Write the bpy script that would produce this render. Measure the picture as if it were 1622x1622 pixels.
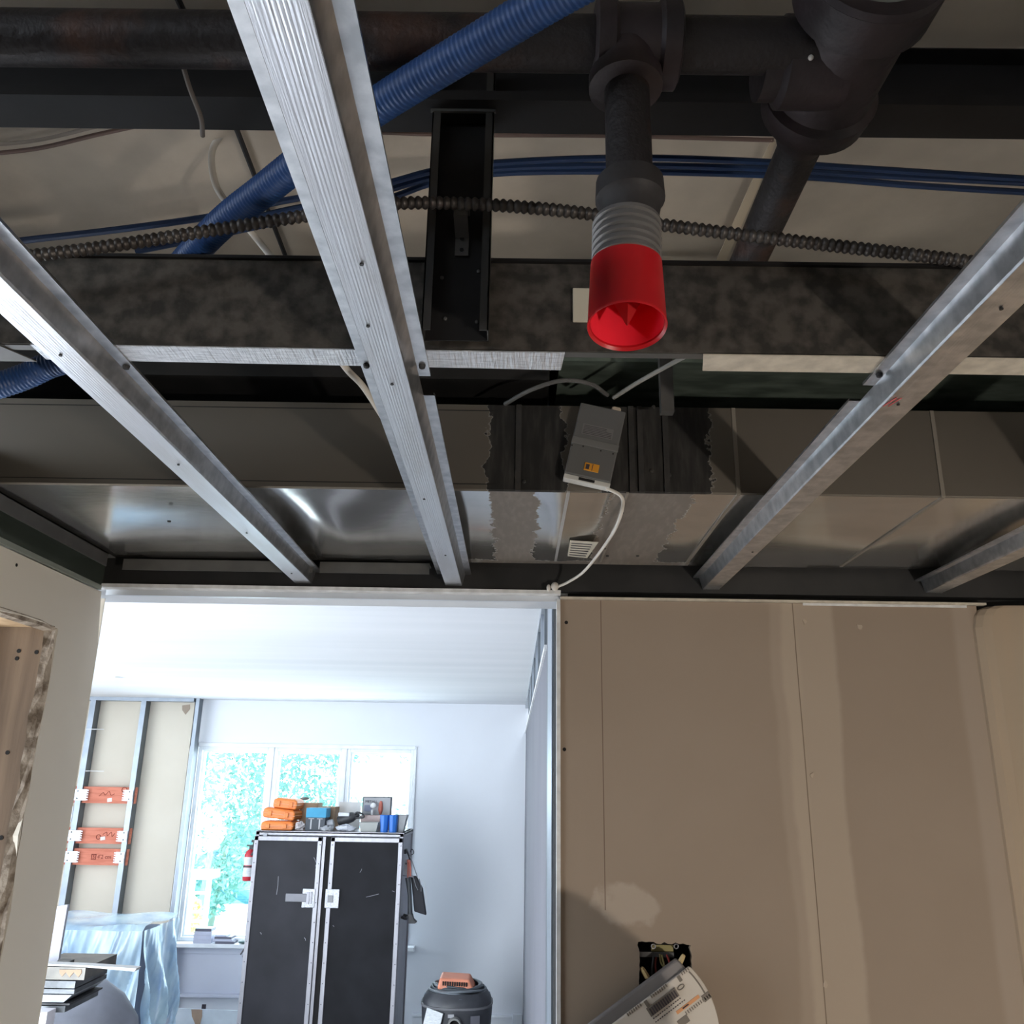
import bpy, math, random
from mathutils import Vector, Matrix, noise
random.seed(7)
R = math.radians
S = bpy.context.scene
COL = S.collection
for o in list(bpy.data.objects): bpy.data.objects.remove(o)

# ------------------------------------------------------------------ camera
FPX = 1375.0; TH = R(17.3); RHO = 0.0165; PSI = -0.0066; CAM = Vector((0, 0, 2.0))
FW = Vector((math.sin(PSI)*math.cos(TH), math.cos(PSI)*math.cos(TH), math.sin(TH)))
R0 = Vector((math.cos(PSI), -math.sin(PSI), 0)); U0 = R0.cross(FW)
RT = R0*math.cos(RHO)+U0*math.sin(RHO); UP = U0*math.cos(RHO)-R0*math.sin(RHO)
cd = bpy.data.cameras.new('camera'); cam = bpy.data.objects.new('camera', cd); COL.objects.link(cam)
M = Matrix((RT, UP, -FW)).transposed().to_4x4(); M.translation = CAM
cam.matrix_world = M
cd.sensor_width = 36; cd.sensor_fit = 'HORIZONTAL'; cd.lens = FPX/1622*36; cd.clip_start = .02; cd.clip_end = 200
S.camera = cam

# measured points: where a sight line of the photo meets a known plane of the room
def _d(x, y): return FW+RT*((x-811)/FPX)-UP*((y-811)/FPX)
def PY(x, y, Y): d = _d(x, y); return CAM+d*(Y/d.y)
def PZ(x, y, z): d = _d(x, y); return CAM+d*((z-2.0)/d.z)
def PX(x, y, X): d = _d(x, y); return CAM+d*(X/d.x)

# ------------------------------------------------------------------ world, sun, large lights, exposure
S.view_settings.view_transform = 'Standard'; S.view_settings.look = 'None'
S.view_settings.exposure = 0.0; S.view_settings.gamma = 1.0; S.view_settings.use_curve_mapping = False
w = bpy.data.worlds.new('sky'); S.world = w; w.use_nodes = True
bg = w.node_tree.nodes['Background']; bg.inputs[0].default_value = (.80, .90, 1, 1); bg.inputs[1].default_value = 5.0
S.cycles.use_denoising = True
S.cycles.max_bounces = 10; S.cycles.diffuse_bounces = 6; S.cycles.glossy_bounces = 6; S.cycles.transparent_max_bounces = 12
S.cycles.caustics_reflective = False; S.cycles.caustics_refractive = False; S.cycles.sample_clamp_indirect = 6

def sun(e, rot, col, ang=1.0):
    l = bpy.data.lights.new('sun', 'SUN'); l.energy = e; l.color = col; l.angle = R(ang)
    o = bpy.data.objects.new('sun', l); COL.objects.link(o); o.rotation_euler = [R(a) for a in rot]
def area(name, loc, look, sx, sy, e, col):
    l = bpy.data.lights.new(name, 'AREA'); l.shape = 'RECTANGLE'; l.size = sx; l.size_y = sy; l.energy = e; l.color = col
    o = bpy.data.objects.new(name, l); COL.objects.link(o); o.location = loc
    o.rotation_euler = (Vector(look)-Vector(loc)).to_track_quat('-Z', 'Y').to_euler(); return o
sun(10.5, (38, 0, -25), (1, .96, .88))
# unseen area light added at the far room's left to brighten it
area('far_room_side_fill', (-4.45, 4.2, 1.6), (0, 4.6, 1.3), 3.4, 1.8, 62, (.80, .90, 1))
# daylight entering through the window in the picture
area('front_window_daylight', (-1.88, 8.25, 1.5), (-1.6, 4, 1.0), 1.8, 1.5, 60, (.78, .90, 1))
area('far_room_fill', (-1.83, 1.82, 1.30), (.3, 8, 1.0), 1.85, 1.9, 98, (.84, .92, 1)).data.spread = R(125)  # unseen fill added behind the near left wall, brightens surfaces facing the camera
# warm fill added behind the camera, at the right; no opening stands there
area('rear_warm_fill', (1.5, -1.0, 1.25), (-.4, 1.6, 1.6), 1.2, 1.4, 6, (1, .92, .82))

# small spot added behind the camera, at the right, for a sharp wall shadow
l = bpy.data.lights.new('rear_spot', 'SPOT'); l.energy = 94; l.color = (1, .90, .78); l.shadow_soft_size = .035; l.spot_size = R(74); l.spot_blend = .4
o = bpy.data.objects.new('rear_spot', l); COL.objects.link(o); o.location = (1.35, -.9, 1.20)
o.rotation_euler = (Vector((-.05, 1.65, 1.27))-o.location).to_track_quat('-Z', 'Y').to_euler()

# ------------------------------------------------------------------ materials
def mat(name, col, rough=.6, metal=0.0, col2=None, scale=8, lo=.35, hi=.65, detail=5, stretch=(1, 1, 1), bump=0, bscale=40,
        bstretch=None, alpha=1, emit=None, rough2=None, spec=.5, trans=0):
    m = bpy.data.materials.new(name); m.use_nodes = True; nt = m.node_tree; b = nt.nodes['Principled BSDF']
    L = nt.links.new
    b.inputs['Base Color'].default_value = (*col, 1); b.inputs['Roughness'].default_value = rough
    b.inputs['Metallic'].default_value = metal; b.inputs['Specular IOR Level'].default_value = spec
    if alpha < 1: b.inputs['Alpha'].default_value = alpha
    if trans: b.inputs['Transmission Weight'].default_value = trans
    if emit: b.inputs['Emission Color'].default_value = (*emit[0], 1); b.inputs['Emission Strength'].default_value = emit[1]
    tc = nt.nodes.new('ShaderNodeNewGeometry')
    def noise(sc, st, det):
        mp = nt.nodes.new('ShaderNodeMapping'); mp.inputs['Scale'].default_value = st; L(tc.outputs['Position'], mp.inputs[0])
        n = nt.nodes.new('ShaderNodeTexNoise'); n.inputs['Scale'].default_value = sc; n.inputs['Detail'].default_value = det
        L(mp.outputs[0], n.inputs['Vector']); return n
    if col2 is None: col2 = tuple(c*.86 for c in col)
    n = noise(scale, stretch, detail)
    rp = nt.nodes.new('ShaderNodeValToRGB'); rp.color_ramp.elements[0].position = lo; rp.color_ramp.elements[1].position = hi
    rp.color_ramp.elements[0].color = (*col2, 1); rp.color_ramp.elements[1].color = (*col, 1)
    L(n.outputs[0], rp.inputs[0]); L(rp.outputs[0], b.inputs['Base Color'])
    if rough2 is not None:
        mr = nt.nodes.new('ShaderNodeMapRange'); mr.inputs[1].default_value = lo; mr.inputs[2].default_value = hi
        mr.inputs[3].default_value = rough2; mr.inputs[4].default_value = rough; L(n.outputs[0], mr.inputs[0]); L(mr.outputs[0], b.inputs['Roughness'])
    if bump:
        n2 = noise(bscale, bstretch or stretch, 3); bp = nt.nodes.new('ShaderNodeBump')
        bp.inputs['Strength'].default_value = bump; bp.inputs['Distance'].default_value = .004
        L(n2.outputs[0], bp.inputs['Height']); L(bp.outputs[0], b.inputs['Normal'])
    m['_n'] = 1
    return m

class Sh:   # small maths helper over a node tree, for materials whose marks have places of their own
    def __init__(s, m): s.nt = m.node_tree; s.g = s.nt.nodes.new('ShaderNodeNewGeometry'); s.x = s.nt.nodes.new('ShaderNodeSeparateXYZ'); s.L = s.nt.links.new; s.L(s.g.outputs['Position'], s.x.inputs[0])
    def X(s): return s.x.outputs[0]
    def Y(s): return s.x.outputs[1]
    def Z(s): return s.x.outputs[2]
    def m(s, op, a, b=None, c=None):
        n = s.nt.nodes.new('ShaderNodeMath'); n.operation = op
        for i, v in enumerate((a, b, c)):
            if v is None: continue
            if isinstance(v, (int, float)): n.inputs[i].default_value = v
            else: s.L(v, n.inputs[i])
        return n.outputs[0]
    def noise(s, sc, st=(1, 1, 1), det=4):
        mp = s.nt.nodes.new('ShaderNodeMapping'); mp.inputs['Scale'].default_value = st; s.L(s.g.outputs['Position'], mp.inputs[0])
        n = s.nt.nodes.new('ShaderNodeTexNoise'); n.inputs['Scale'].default_value = sc; n.inputs['Detail'].default_value = det; s.L(mp.outputs[0], n.inputs['Vector'])
        return s.m('SUBTRACT', n.outputs[0], .5)
    def smooth(s, v, a, b):
        n = s.nt.nodes.new('ShaderNodeMapRange'); n.interpolation_type = 'SMOOTHSTEP'
        n.inputs[1].default_value = a; n.inputs[2].default_value = b; s.L(v, n.inputs[0]); return n.outputs[0]
    def band(s, v, c, hw, edge, nz=None):      # 1 inside |v-c|<hw
        d = s.m('ABSOLUTE', s.m('SUBTRACT', v, c))
        if nz is not None: d = s.m('ADD', d, nz)
        n = s.smooth(d, hw-edge, hw+edge); return s.m('SUBTRACT', 1, n)
    def mix(s, f, a, b):
        n = s.nt.nodes.new('ShaderNodeMix'); n.data_type = 'RGBA'; s.L(f, n.inputs[0])
        for i, v in ((6, a), (7, b)):
            if isinstance(v, tuple): n.inputs[i].default_value = (*v, 1)
            else: s.L(v, n.inputs[i])
        return n.outputs[2]
    def mixf(s, f, a, b):
        n = s.nt.nodes.new('ShaderNodeMix'); n.data_type = 'FLOAT'; s.L(f, n.inputs[0])
        for i, v in ((2, a), (3, b)):
            if isinstance(v, (int, float)): n.inputs[i].default_value = v
            else: s.L(v, n.inputs[i])
        return n.outputs[0]

galv = mat('galvanised_steel', (.72, .73, .76), .30, .95, (.50, .52, .55), 60, bump=.05, bscale=90)
galv_face = mat('galvanised_ribbed', (.66, .68, .73), .40, .9, (.56, .56, .58), 30, stretch=(1, .15, 1), bump=.12, bscale=240, bstretch=(4, .1, 4))
stud_dark = mat('dark_mottled_steel', (.13, .115, .10), .5, .6, (.055, .05, .045), 55, .38, .62, bump=.15, bscale=80)  # dark mottled base colour for the joist web
stud_black = mat('black_stud_steel', (.013, .012, .013), .6, .3, (.008, .0075, .008), 14, bump=.1)  # even near-black base colour
lip_bright = mat('scratched_galvanised_lip', (.74, .76, .80), .45, .55, (.50, .52, .56), 60, stretch=(1, 6, 1), bump=.5, bscale=300, bstretch=(1, .1, 1))
lip_cream = mat('dusty_galvanised_lip', (.66, .60, .50), .6, .3, (.52, .47, .39), 60)
track_grey = mat('grey_track_steel', (.13, .125, .12), .55, .5, (.10, .098, .095), 20)
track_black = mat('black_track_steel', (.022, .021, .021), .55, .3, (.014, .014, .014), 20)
slab_m = mat('dusty_ceiling_board', (.66, .575, .475), .9, 0, (.44, .385, .32), 7, .3, .7, 8, bump=.3, bscale=30)
iron = mat('black_iron_pipe', (.028, .024, .025), .55, .35, (.085, .045, .033), 16, .28, .44, 6, bump=.4, bscale=120)
iron2 = mat('painted_iron_fitting', (.046, .032, .035), .5, .2, (.024, .019, .021), 18, .35, .6, 6, bump=.3, bscale=60)
thread_m = mat('grey_thread', (.25, .24, .24), .5, .5)
red_m = mat('red_plastic', (.55, .012, .018), .33, 0, (.50, .010, .016), 10, spec=.4)
red_in = mat('red_plastic_lit', (.95, .03, .06), .4, 0, (.9, .03, .05), 10, spec=.4)  # brighter copy of the cap's red; light inside it is put into the colour
blue_m = mat('blue_corrugated_plastic', (.03, .09, .27), .45, 0, (.022, .07, .22), 12)
blue_c = mat('blue_cable_jacket', (.014, .042, .125), .45)
armor = mat('armoured_cable_steel', (.11, .10, .095), .45, .6, (.06, .05, .045), 60)
white_cable = mat('white_cable_jacket', (.72, .68, .62), .5)
tan_cable = mat('dusty_cable', (.30, .25, .21), .7)
wood = mat('pine_stud', (.20, .135, .085), .75, 0, (.12, .078, .048), 5, .35, .65, 6, (8, 8, .6), bump=.1)
wood_pale = mat('pale_pine', (.62, .45, .28), .75, 0, (.5, .35, .21), 5, stretch=(8, 8, .6))
gyp = mat('broken_gypsum', (.40, .34, .28), .95, 0, (.15, .115, .085), 38, .40, .56, 7, bump=1, bscale=70)
primer = mat('primed_wall', (.88, .83, .74), .75, 0, (.85, .80, .705), 1.6, .4, .6, 6)
edge_white = mat('white_corner_bead', (.80, .80, .80), .5, 0, (.6, .6, .6), 40)
white_paint = mat('white_wall_paint', (.80, .82, .86), .8, 0, (.77, .79, .83), 1.5)
white_ceil = mat('white_ceiling_paint', (.80, .80, .82), .85, 0, (.72, .73, .75), 1.2, .3, .7, 4, (.25, 3, 1))
board_cream = mat('drywall_back_paper', (.70, .64, .54), .85, 0, (.66, .60, .50), 2, bump=.05)
frame_white = mat('white_window_frame', (.86, .89, .92), .4)
grey_white = mat('grey_white_paint', (.58, .60, .68), .7, 0, (.55, .57, .65), 2)
side_grey = mat('bare_grey_side_board', (.165, .165, .19), .8, 0, (.15, .15, .175), 2)
floor_m = mat('dusty_floor', (.60, .58, .56), .6, 0, (.52, .50, .48), 2, bump=.05)
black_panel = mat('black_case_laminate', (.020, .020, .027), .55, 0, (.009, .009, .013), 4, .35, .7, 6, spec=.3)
black_panel2 = mat('shaded_case_laminate', (.012, .012, .016), .6, 0, (.005, .005, .007), 4, .35, .7, 6, spec=.2)  # darker copy for the right door; its lesser light is put into the colour
alu = mat('aluminium_edging', (.34, .335, .36), .42, .6, (.28, .275, .30), 30, stretch=(1, 1, .1))
chrome = mat('bright_latch_plate', (.33, .34, .37), .35, .7, (.5, .5, .53), 90, bump=.6, bscale=160)
black_m = mat('black_plastic', (.03, .03, .033), .5)
hole_m = mat('dark_hole', (.01, .009, .009), .9)
orange_m = mat('orange_plastic', (.80, .24, .045), .45, 0, (.74, .20, .035), 8)
cardboard = mat('cardboard', (.42, .29, .19), .85)
teal_m = mat('teal_carton', (.05, .34, .56), .6)
charcoal = mat('charcoal_carton', (.06, .07, .085), .6)
blue_cup = mat('blue_cup_plastic', (.03, .19, .62), .4, 0, (.02, .13, .5), 30, stretch=(6, 6, .1))
grey_bin = mat('grey_metal_bin', (.38, .39, .40), .5, .2)
clear_m = mat('clear_plastic', (.7, .66, .66), .35, 0, (.55, .5, .5), 30, alpha=.75)
paper_w = mat('white_paper', (.82, .82, .82), .7)
ink = mat('dark_ink', (.05, .04, .05), .8)
ink_grey = mat('grey_ink', (.07, .065, .07), .8)
red_board = mat('red_painted_board', (.66, .22, .14), .7, 0, (.56, .165, .10), 6, .4, .6, 6, (1, 1, 9))
red_ink = mat('dark_red_ink', (.22, .03, .02), .8)
plate_m = mat('light_steel_plate', (.62, .67, .74), .4, .5, (.54, .59, .66), 30)
stud_blue = mat('bright_steel_stud', (.36, .40, .46), .40, .6, (.31, .35, .40), 12)
stud_shade = mat('shaded_stud_steel', (.16, .18, .20), .5, .6)  # darker copy of the stud steel, shade of inner faces put into the colour
plastic_sheet = mat('thin_plastic_sheeting', (.62, .80, .88), .20, 0, (.34, .52, .72), 5, .35, .65, 4, (1.4, 1, .8), bump=.6, bscale=14, bstretch=(1.6, 1, .7), alpha=.66, spec=.9)
sofa_m = mat('blue_grey_upholstery', (.13, .15, .22), .8)
mid_grey = mat('grey_cover_cloth', (.20, .21, .25), .7, 0, (.15, .16, .19), 5)
ext_red = mat('extinguisher_red', (.48, .02, .035), .4)
label_m = mat('grey_white_label', (.66, .68, .70), .6, 0, (.5, .52, .54), 120, .45, .6, stretch=(.3, .3, 4))
copper = mat('red_tool_handle', (.60, .18, .13), .5)
vac_m = mat('black_vacuum_plastic', (.045, .047, .055), .42, 0, (.03, .032, .038), 10)
vac_orange = mat('faded_orange_plastic', (.74, .26, .15), .5)
grey_hose = mat('grey_cord', (.15, .17, .19), .5)
vac_grey = mat('grey_blue_vacuum_lid', (.17, .20, .26), .4)
box_grey = mat('grey_plastic_housing', (.115, .115, .115), .55, 0, (.105, .105, .10), 10)
box_grey2 = mat('grey_plastic_housing_light', (.16, .16, .155), .55)
box_white = mat('white_plastic_base', (.62, .61, .58), .5)
orange_st = mat('orange_sticker', (.70, .30, .02), .6)
therm_w = mat('white_thermostat_plastic', (.62, .56, .49), .5, 0, (.60, .54, .47), 6)
therm_g = mat('grey_thermostat_ring', (.20, .185, .185), .5)
therm_d = mat('grey_terminal_block', (.19, .16, .13), .6)
orange_lab = mat('orange_label', (.72, .33, .14), .6)
nut_m = mat('yellow_wire_connector', (.62, .46, .22), .45)
wire_red = mat('red_wire', (.30, .03, .025), .45)
wire_y = mat('yellow_wire', (.35, .30, .12), .45)
olive = mat('olive_metal_bracket', (.16, .14, .05), .45, .4)
leaf1 = mat('sunlit_leaves', (.25, .52, .44), .55, 0, (.13, .38, .36), 4)
leaf2 = mat('pale_leaves', (.80, .88, .78), .5, 0, (.45, .66, .56), 6)
leaf3 = mat('yellow_green_leaves', (.85, .9, .42), .5, 0, (.7, .8, .3), 9)
bark = mat('mossy_tree_bark', (.22, .34, .28), .9)
hedge_m = mat('deep_green_hedge_core', (.17, .44, .50), .8, 0, (.11, .34, .40), 3)
patio = mat('pale_patio', (.78, .76, .72), .8)
glass = bpy.data.materials.new('window_glass'); glass.use_nodes = True
_nt = glass.node_tree; _nt.nodes.remove(_nt.nodes['Principled BSDF']); _o = _nt.nodes['Material Output']
_t = _nt.nodes.new('ShaderNodeBsdfTransparent'); _t.inputs[0].default_value = (.93, .97, .97, 1); _g = _nt.nodes.new('ShaderNodeBsdfGlossy'); _g.inputs['Roughness'].default_value = .03
_mx = _nt.nodes.new('ShaderNodeMixShader'); _mx.inputs[0].default_value = .05
_nt.links.new(_t.outputs[0], _mx.inputs[1]); _nt.links.new(_g.outputs[0], _mx.inputs[2]); _nt.links.new(_mx.outputs[0], _o.inputs[0])

# ceiling gypsum wall of brown paper with taped joints
tan_wall = mat('brown_drywall_paper', (.355, .278, .215), .85, 0, (.325, .252, .192), 2.2, .35, .65, 6, bump=.04)
def tan_marks():
    m = tan_wall; s = Sh(m); nt = m.node_tree; b = nt.nodes['Principled BSDF']
    base = b.inputs['Base Color'].links[0].from_socket
    X, Z = s.X(), s.Z(); n1 = s.noise(9, (1, 1, 1), 6); n2 = s.noise(40, (1, 1, 1), 4); n3 = s.noise(4, (1, 1, .6), 4)
    # compound over the joint, wavering edges
    wob = s.m('MULTIPLY', n3, .05); wob2 = s.m('MULTIPLY', n2, .006); wob = s.m('ADD', wob, wob2)
    joint = s.band(X, .558, .046, .006, wob)
    col = s.mix(s.m('MULTIPLY', joint, .55), base, (.50, .41, .32))
    joint2 = s.band(X, .512, .020, .006, wob)
    col = s.mix(s.m('MULTIPLY', joint2, .30), col, (.50, .41, .32))
    edge = s.band(X, .855, .022, .008, s.m('MULTIPLY', n3, .02)); col = s.mix(s.m('MULTIPLY', edge, .35), col, (.48, .40, .33))
    # skim patch near the electrical box
    dx = s.m('DIVIDE', s.m('SUBTRACT', X, .20), .060); dz = s.m('DIVIDE', s.m('SUBTRACT', Z, 1.800), .035)
    rr = s.m('ADD', s.m('MULTIPLY', dx, dx), s.m('MULTIPLY', dz, dz)); rr = s.m('ADD', rr, s.m('ADD', s.m('MULTIPLY', n1, 3.2), s.m('MULTIPLY', s.noise(26, (1, 1, 1), 5), 2.4)))
    patch = s.m('SUBTRACT', 1, s.smooth(rr, .5, 1.1)); col = s.mix(s.m('MULTIPLY', patch, .4), col, (.56, .48, .40))
    # dried splashes
    sp = s.m('GREATER_THAN', s.m('ADD', n2, s.m('MULTIPLY', n1, .6)), .245); low = s.m('LESS_THAN', Z, 1.80); lf = s.m('LESS_THAN', X, .2)
    col = s.mix(s.m('MULTIPLY', s.m('MULTIPLY', sp, low), s.m('MULTIPLY', lf, .35)), col, (.62, .58, .52))
    # pencil and joint lines
    l1 = s.band(X, s.m('ADD', .163, s.m('MULTIPLY', n3, .002)), .0009, .0005); up = s.m('GREATER_THAN', Z, 1.79)
    col = s.mix(s.m('MULTIPLY', s.m('MULTIPLY', l1, up), .75), col, (.12, .07, .05))
    l2 = s.band(X, s.m('ADD', .532, s.m('MULTIPLY', n3, .003)), .0009, .0004); col = s.mix(s.m('MULTIPLY', l2, .8), col, (.13, .09, .06))
    nt.links.new(col, b.inputs['Base Color'])
tan_marks()
orange_wall = mat('tan_drywall_return', (.47, .345, .235), .85, 0, (.40, .33, .25), 3, .35, .65, 6, (3, 1, .35), bump=.04)

def duct_material():
    m = mat('galvanised_duct_sheet', (.74, .73, .70), .22, .95, (.60, .585, .56), 16, .3, .7, 6, (.5, 1, 1), bump=.02, bscale=70)
    s = Sh(m); nt = m.node_tree; b = nt.nodes['Principled BSDF']; base = b.inputs['Base Color'].links[0].from_socket
    X = s.X(); n = s.noise(22, (1, 1, 1), 6); n2 = s.noise(120, (1, 1, 1), 4); jag = s.m('ADD', s.m('MULTIPLY', n, .045), s.m('MULTIPLY', n2, .02))
    front = s.m('LESS_THAN', s.Y(), 1.186)
    bot = s.m('SUBTRACT', 1, front)
    fA = s.band(X, .012, .056, .0015, jag); fB = s.band(X, .196, .082, .0015, jag)
    bA = s.band(X, -.005, .037, .0015, jag); bB = s.band(X, .198, .062, .0015, jag); bC = s.band(X, .13, .006, .001, jag)
    fm = s.m('MAXIMUM', fA, fB)
    bm = s.m('MAXIMUM', s.m('MAXIMUM', bA, bB), s.m('MULTIPLY', bC, 0))
    ring = s.m('MULTIPLY', s.band(s.Y(), 1.62, .028, .004, jag), s.band(X, .12, .2, .02))
    bm = s.m('MAXIMUM', bm, ring)
    mk = s.m('ADD', s.m('MULTIPLY', front, fm), s.m('MULTIPLY', bot, bm))
    brush = s.smooth(s.noise(55, (2.2, .5, .35), 6), -.12, .3)
    paint = s.mix(brush, (.008, .0075, .007), (.038, .035, .032))
    pb = s.mix(brush, (.17, .145, .125), (.22, .19, .165))
    col = s.mix(mk, base, s.mix(front, pb, paint))  # one mastic, darker on the front face; its shade is put into the colour
    # upright face coloured darker, for the dark void it would mirror
    shadedc = s.mix(s.m('MULTIPLY', front, s.m('SUBTRACT', 1, fm)), col, (.19, .17, .145))
    nt.links.new(shadedc, b.inputs['Base Color'])
    nt.links.new(s.mixf(mk, .92, .05), b.inputs['Metallic'])
    rg = s.mixf(mk, .15, .6); rg = s.mixf(front, rg, .55); nt.links.new(rg, b.inputs['Roughness'])
    return m
duct_m = duct_material()
mastic = mat('duct_mastic_ridge', (.03, .027, .025), .6, 0, (.02, .02, .02), 60, bump=.6)
green_sheet = mat('greenish_sheet_metal', (.20, .25, .215), .5, .4, (.10, .13, .11), 14, .35, .65, 5, (1, 3, 1))

# ------------------------------------------------------------------ geometry helpers
WL = {}
class B:
    def __init__(s): s.v = []; s.f = []
    def add(s, v, f): n = len(s.v); s.v += [Vector(p) for p in v]; s.f += [[i+n for i in q] for q in f]; return s
    def box(s, a, b, rot=None, piv=None):
        x0, y0, z0 = a; x1, y1, z1 = b
        v = [Vector(p) for p in ((x0, y0, z0), (x1, y0, z0), (x1, y1, z0), (x0, y1, z0), (x0, y0, z1), (x1, y0, z1), (x1, y1, z1), (x0, y1, z1))]
        if rot is not None:
            c = Vector(piv) if piv is not None else sum(v, Vector())/8
            v = [c+rot @ (p-c) for p in v]
        return s.add(v, [(0, 3, 2, 1), (4, 5, 6, 7), (0, 1, 5, 4), (1, 2, 6, 5), (2, 3, 7, 6), (3, 0, 4, 7)])
    def prism(s, pts, ext):        # closed outline pushed along ext
        n = len(pts); e = Vector(ext); v = [Vector(p) for p in pts]; v += [p+e for p in v]
        f = [list(range(n))[::-1], [i+n for i in range(n)]]+[(i, (i+1) % n, (i+1) % n+n, i+n) for i in range(n)]
        return s.add(v, f)
    def ring(s, c, ax, r, n, ph=0, up=None):
        ax = Vector(ax).normalized(); u = (Vector(up) if up is not None else (Vector((0, 0, 1)) if abs(ax.z) < .9 else Vector((0, 1, 0)))); u = (u-ax*u.dot(ax)).normalized(); w_ = ax.cross(u)
        return [Vector(c)+(u*math.cos(2*math.pi*i/n+ph)+w_*math.sin(2*math.pi*i/n+ph))*r for i in range(n)]
    def loft(s, rings, cap=True):
        n = len(rings[0]); k = len(s.v)
        for r_ in rings: s.v += [Vector(p) for p in r_]
        for j in range(len(rings)-1):
            for i in range(n): s.f.append([k+j*n+i, k+j*n+(i+1) % n, k+(j+1)*n+(i+1) % n, k+(j+1)*n+i])
        if cap: s.f.append([k+i for i in range(n)][::-1]); s.f.append([k+(len(rings)-1)*n+i for i in range(n)])
        return s
    def tube(s, pts, r, n=10, rf=None, cap=True):
        pts = [Vector(p) for p in pts]; rs = []; up = None
        for i, p in enumerate(pts):
            t = (pts[min(i+1, len(pts)-1)]-pts[max(i-1, 0)]).normalized()
            if up is None: up = Vector((0, 0, 1)) if abs(t.z) < .9 else Vector((0, 1, 0))
            up = (up-t*up.dot(t)).normalized()
            rs.append(s.ring(p, t, rf(i) if rf else r, n, up=up))
        return s.loft(rs, cap)
    def lathe(s, prof, o, ax, n=28, cap=True):   # prof: (t along axis, radius)
        o = Vector(o); ax = Vector(ax).normalized(); return s.loft([s.ring(o+ax*t, ax, max(r, 1e-4), n) for t, r in prof], cap)
    def ball(s, c, r, n=12, m=8, rad=None):
        c = Vector(c); rx, ry, rz = rad or (r, r, r)
        return s.loft([[c+Vector((rx*math.sin(a)*math.cos(2*math.pi*i/n), ry*math.sin(a)*math.sin(2*math.pi*i/n), -rz*math.cos(a))) for i in range(n)]
                       for a in [max(.02, math.pi*j/m) if j < m else math.pi-.02 for j in range(m+1)]])
    def grid(s, fn, nu, nv):
        k = len(s.v); s.v += [Vector(fn(i/nu, j/nv)) for j in range(nv+1) for i in range(nu+1)]
        for j in range(nv):
            for i in range(nu): a = k+j*(nu+1)+i; s.f.append([a, a+1, a+nu+2, a+nu+1])
        return s
    def rot(s, Mx, piv): piv = Vector(piv); s.v = [piv+Mx @ (p-piv) for p in s.v]; return s
    def out(s, name, m, parent=None, bevel=0, smooth=False, solid=0, subs=0, loc=None):
        c = Vector(loc) if loc is not None else sum(s.v, Vector())/len(s.v)
        me = bpy.data.meshes.new(name); me.from_pydata([tuple(p-c) for p in s.v], [], s.f); me.update(); me.materials.append(m)
        o = bpy.data.objects.new(name, me); COL.objects.link(o)
        base = WL[parent.name] if parent else Vector(); o.parent = parent; o.location = c-base; WL[o.name] = c
        if smooth:
            for p in me.polygons: p.use_smooth = True
            try: me.set_sharp_from_angle(angle=R(38))
            except Exception: pass
        if solid: md = o.modifiers.new('t', 'SOLIDIFY'); md.thickness = solid; md.offset = 0
        if bevel: md = o.modifiers.new('b', 'BEVEL'); md.width = bevel; md.segments = 2; md.limit_method = 'ANGLE'; md.angle_limit = R(40)
        if subs: md = o.modifiers.new('s', 'SUBSURF'); md.levels = subs; md.render_levels = subs
        return o
def tag(o, label, cat, group=None, kind=None):
    o['label'] = label; o['category'] = cat
    if group: o['group'] = group
    if kind: o['kind'] = kind
    return o
def struct(o): o['kind'] = 'structure'; return o
def thing(name, loc, label, cat, group=None):
    o = bpy.data.objects.new(name, None); COL.objects.link(o); o.empty_display_size = .05; o.location = Vector(loc); WL[o.name] = Vector(loc)
    return tag(o, label, cat, group)
def spline(pts, n=8):
    P = [Vector(p) for p in pts]; P = [P[0]*2-P[1]]+P+[P[-1]*2-P[-2]]; out = []
    for i in range(1, len(P)-2):
        for k in range(n):
            t = k/n; a, b, c, d = P[i-1:i+3]
            out.append(.5*((2*b)+(c-a)*t+(2*a-5*b+4*c-d)*t*t+(3*b-a-3*c+d)*t**3))
    out.append(P[-2]); return out
def resample(pts, step):
    out = [pts[0].copy()]; acc = 0
    for a, b in zip(pts, pts[1:]):
        L_ = (b-a).length; t = step-acc
        while t <= L_: out.append(a.lerp(b, t/L_)); t += step
        acc = (acc+L_) % step
    return out
def bx(name, a, b, m, parent=None, bevel=0, rot=None, piv=None, solid=0): return B().box(a, b, rot, piv).out(name, m, parent, bevel)
def screw(p, ax, r, parent, m=None, name='screw'):
    ax = Vector(ax); return B().lathe([(-.001, r), (r*.45, r), (r*.7, r*.6)], p, ax, 10).out(name, m or black_m, parent)
def text(name, s, loc, size, m, parent, rx=90, rz=0, ry=0, depth=.0004):
    c = bpy.data.curves.new(name, 'FONT'); c.body = s; c.size = size; c.extrude = depth; c.align_x = 'CENTER'; c.align_y = 'CENTER'
    t = bpy.data.objects.new('t', c); me = bpy.data.meshes.new_from_object(t); bpy.data.objects.remove(t)
    me.materials.clear(); me.materials.append(m); o = bpy.data.objects.new(name, me); COL.objects.link(o)
    base = WL[parent.name] if parent else Vector(); o.parent = parent; o.location = Vector(loc)-base; o.rotation_euler = (R(rx), R(ry), R(rz)); return o

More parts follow.
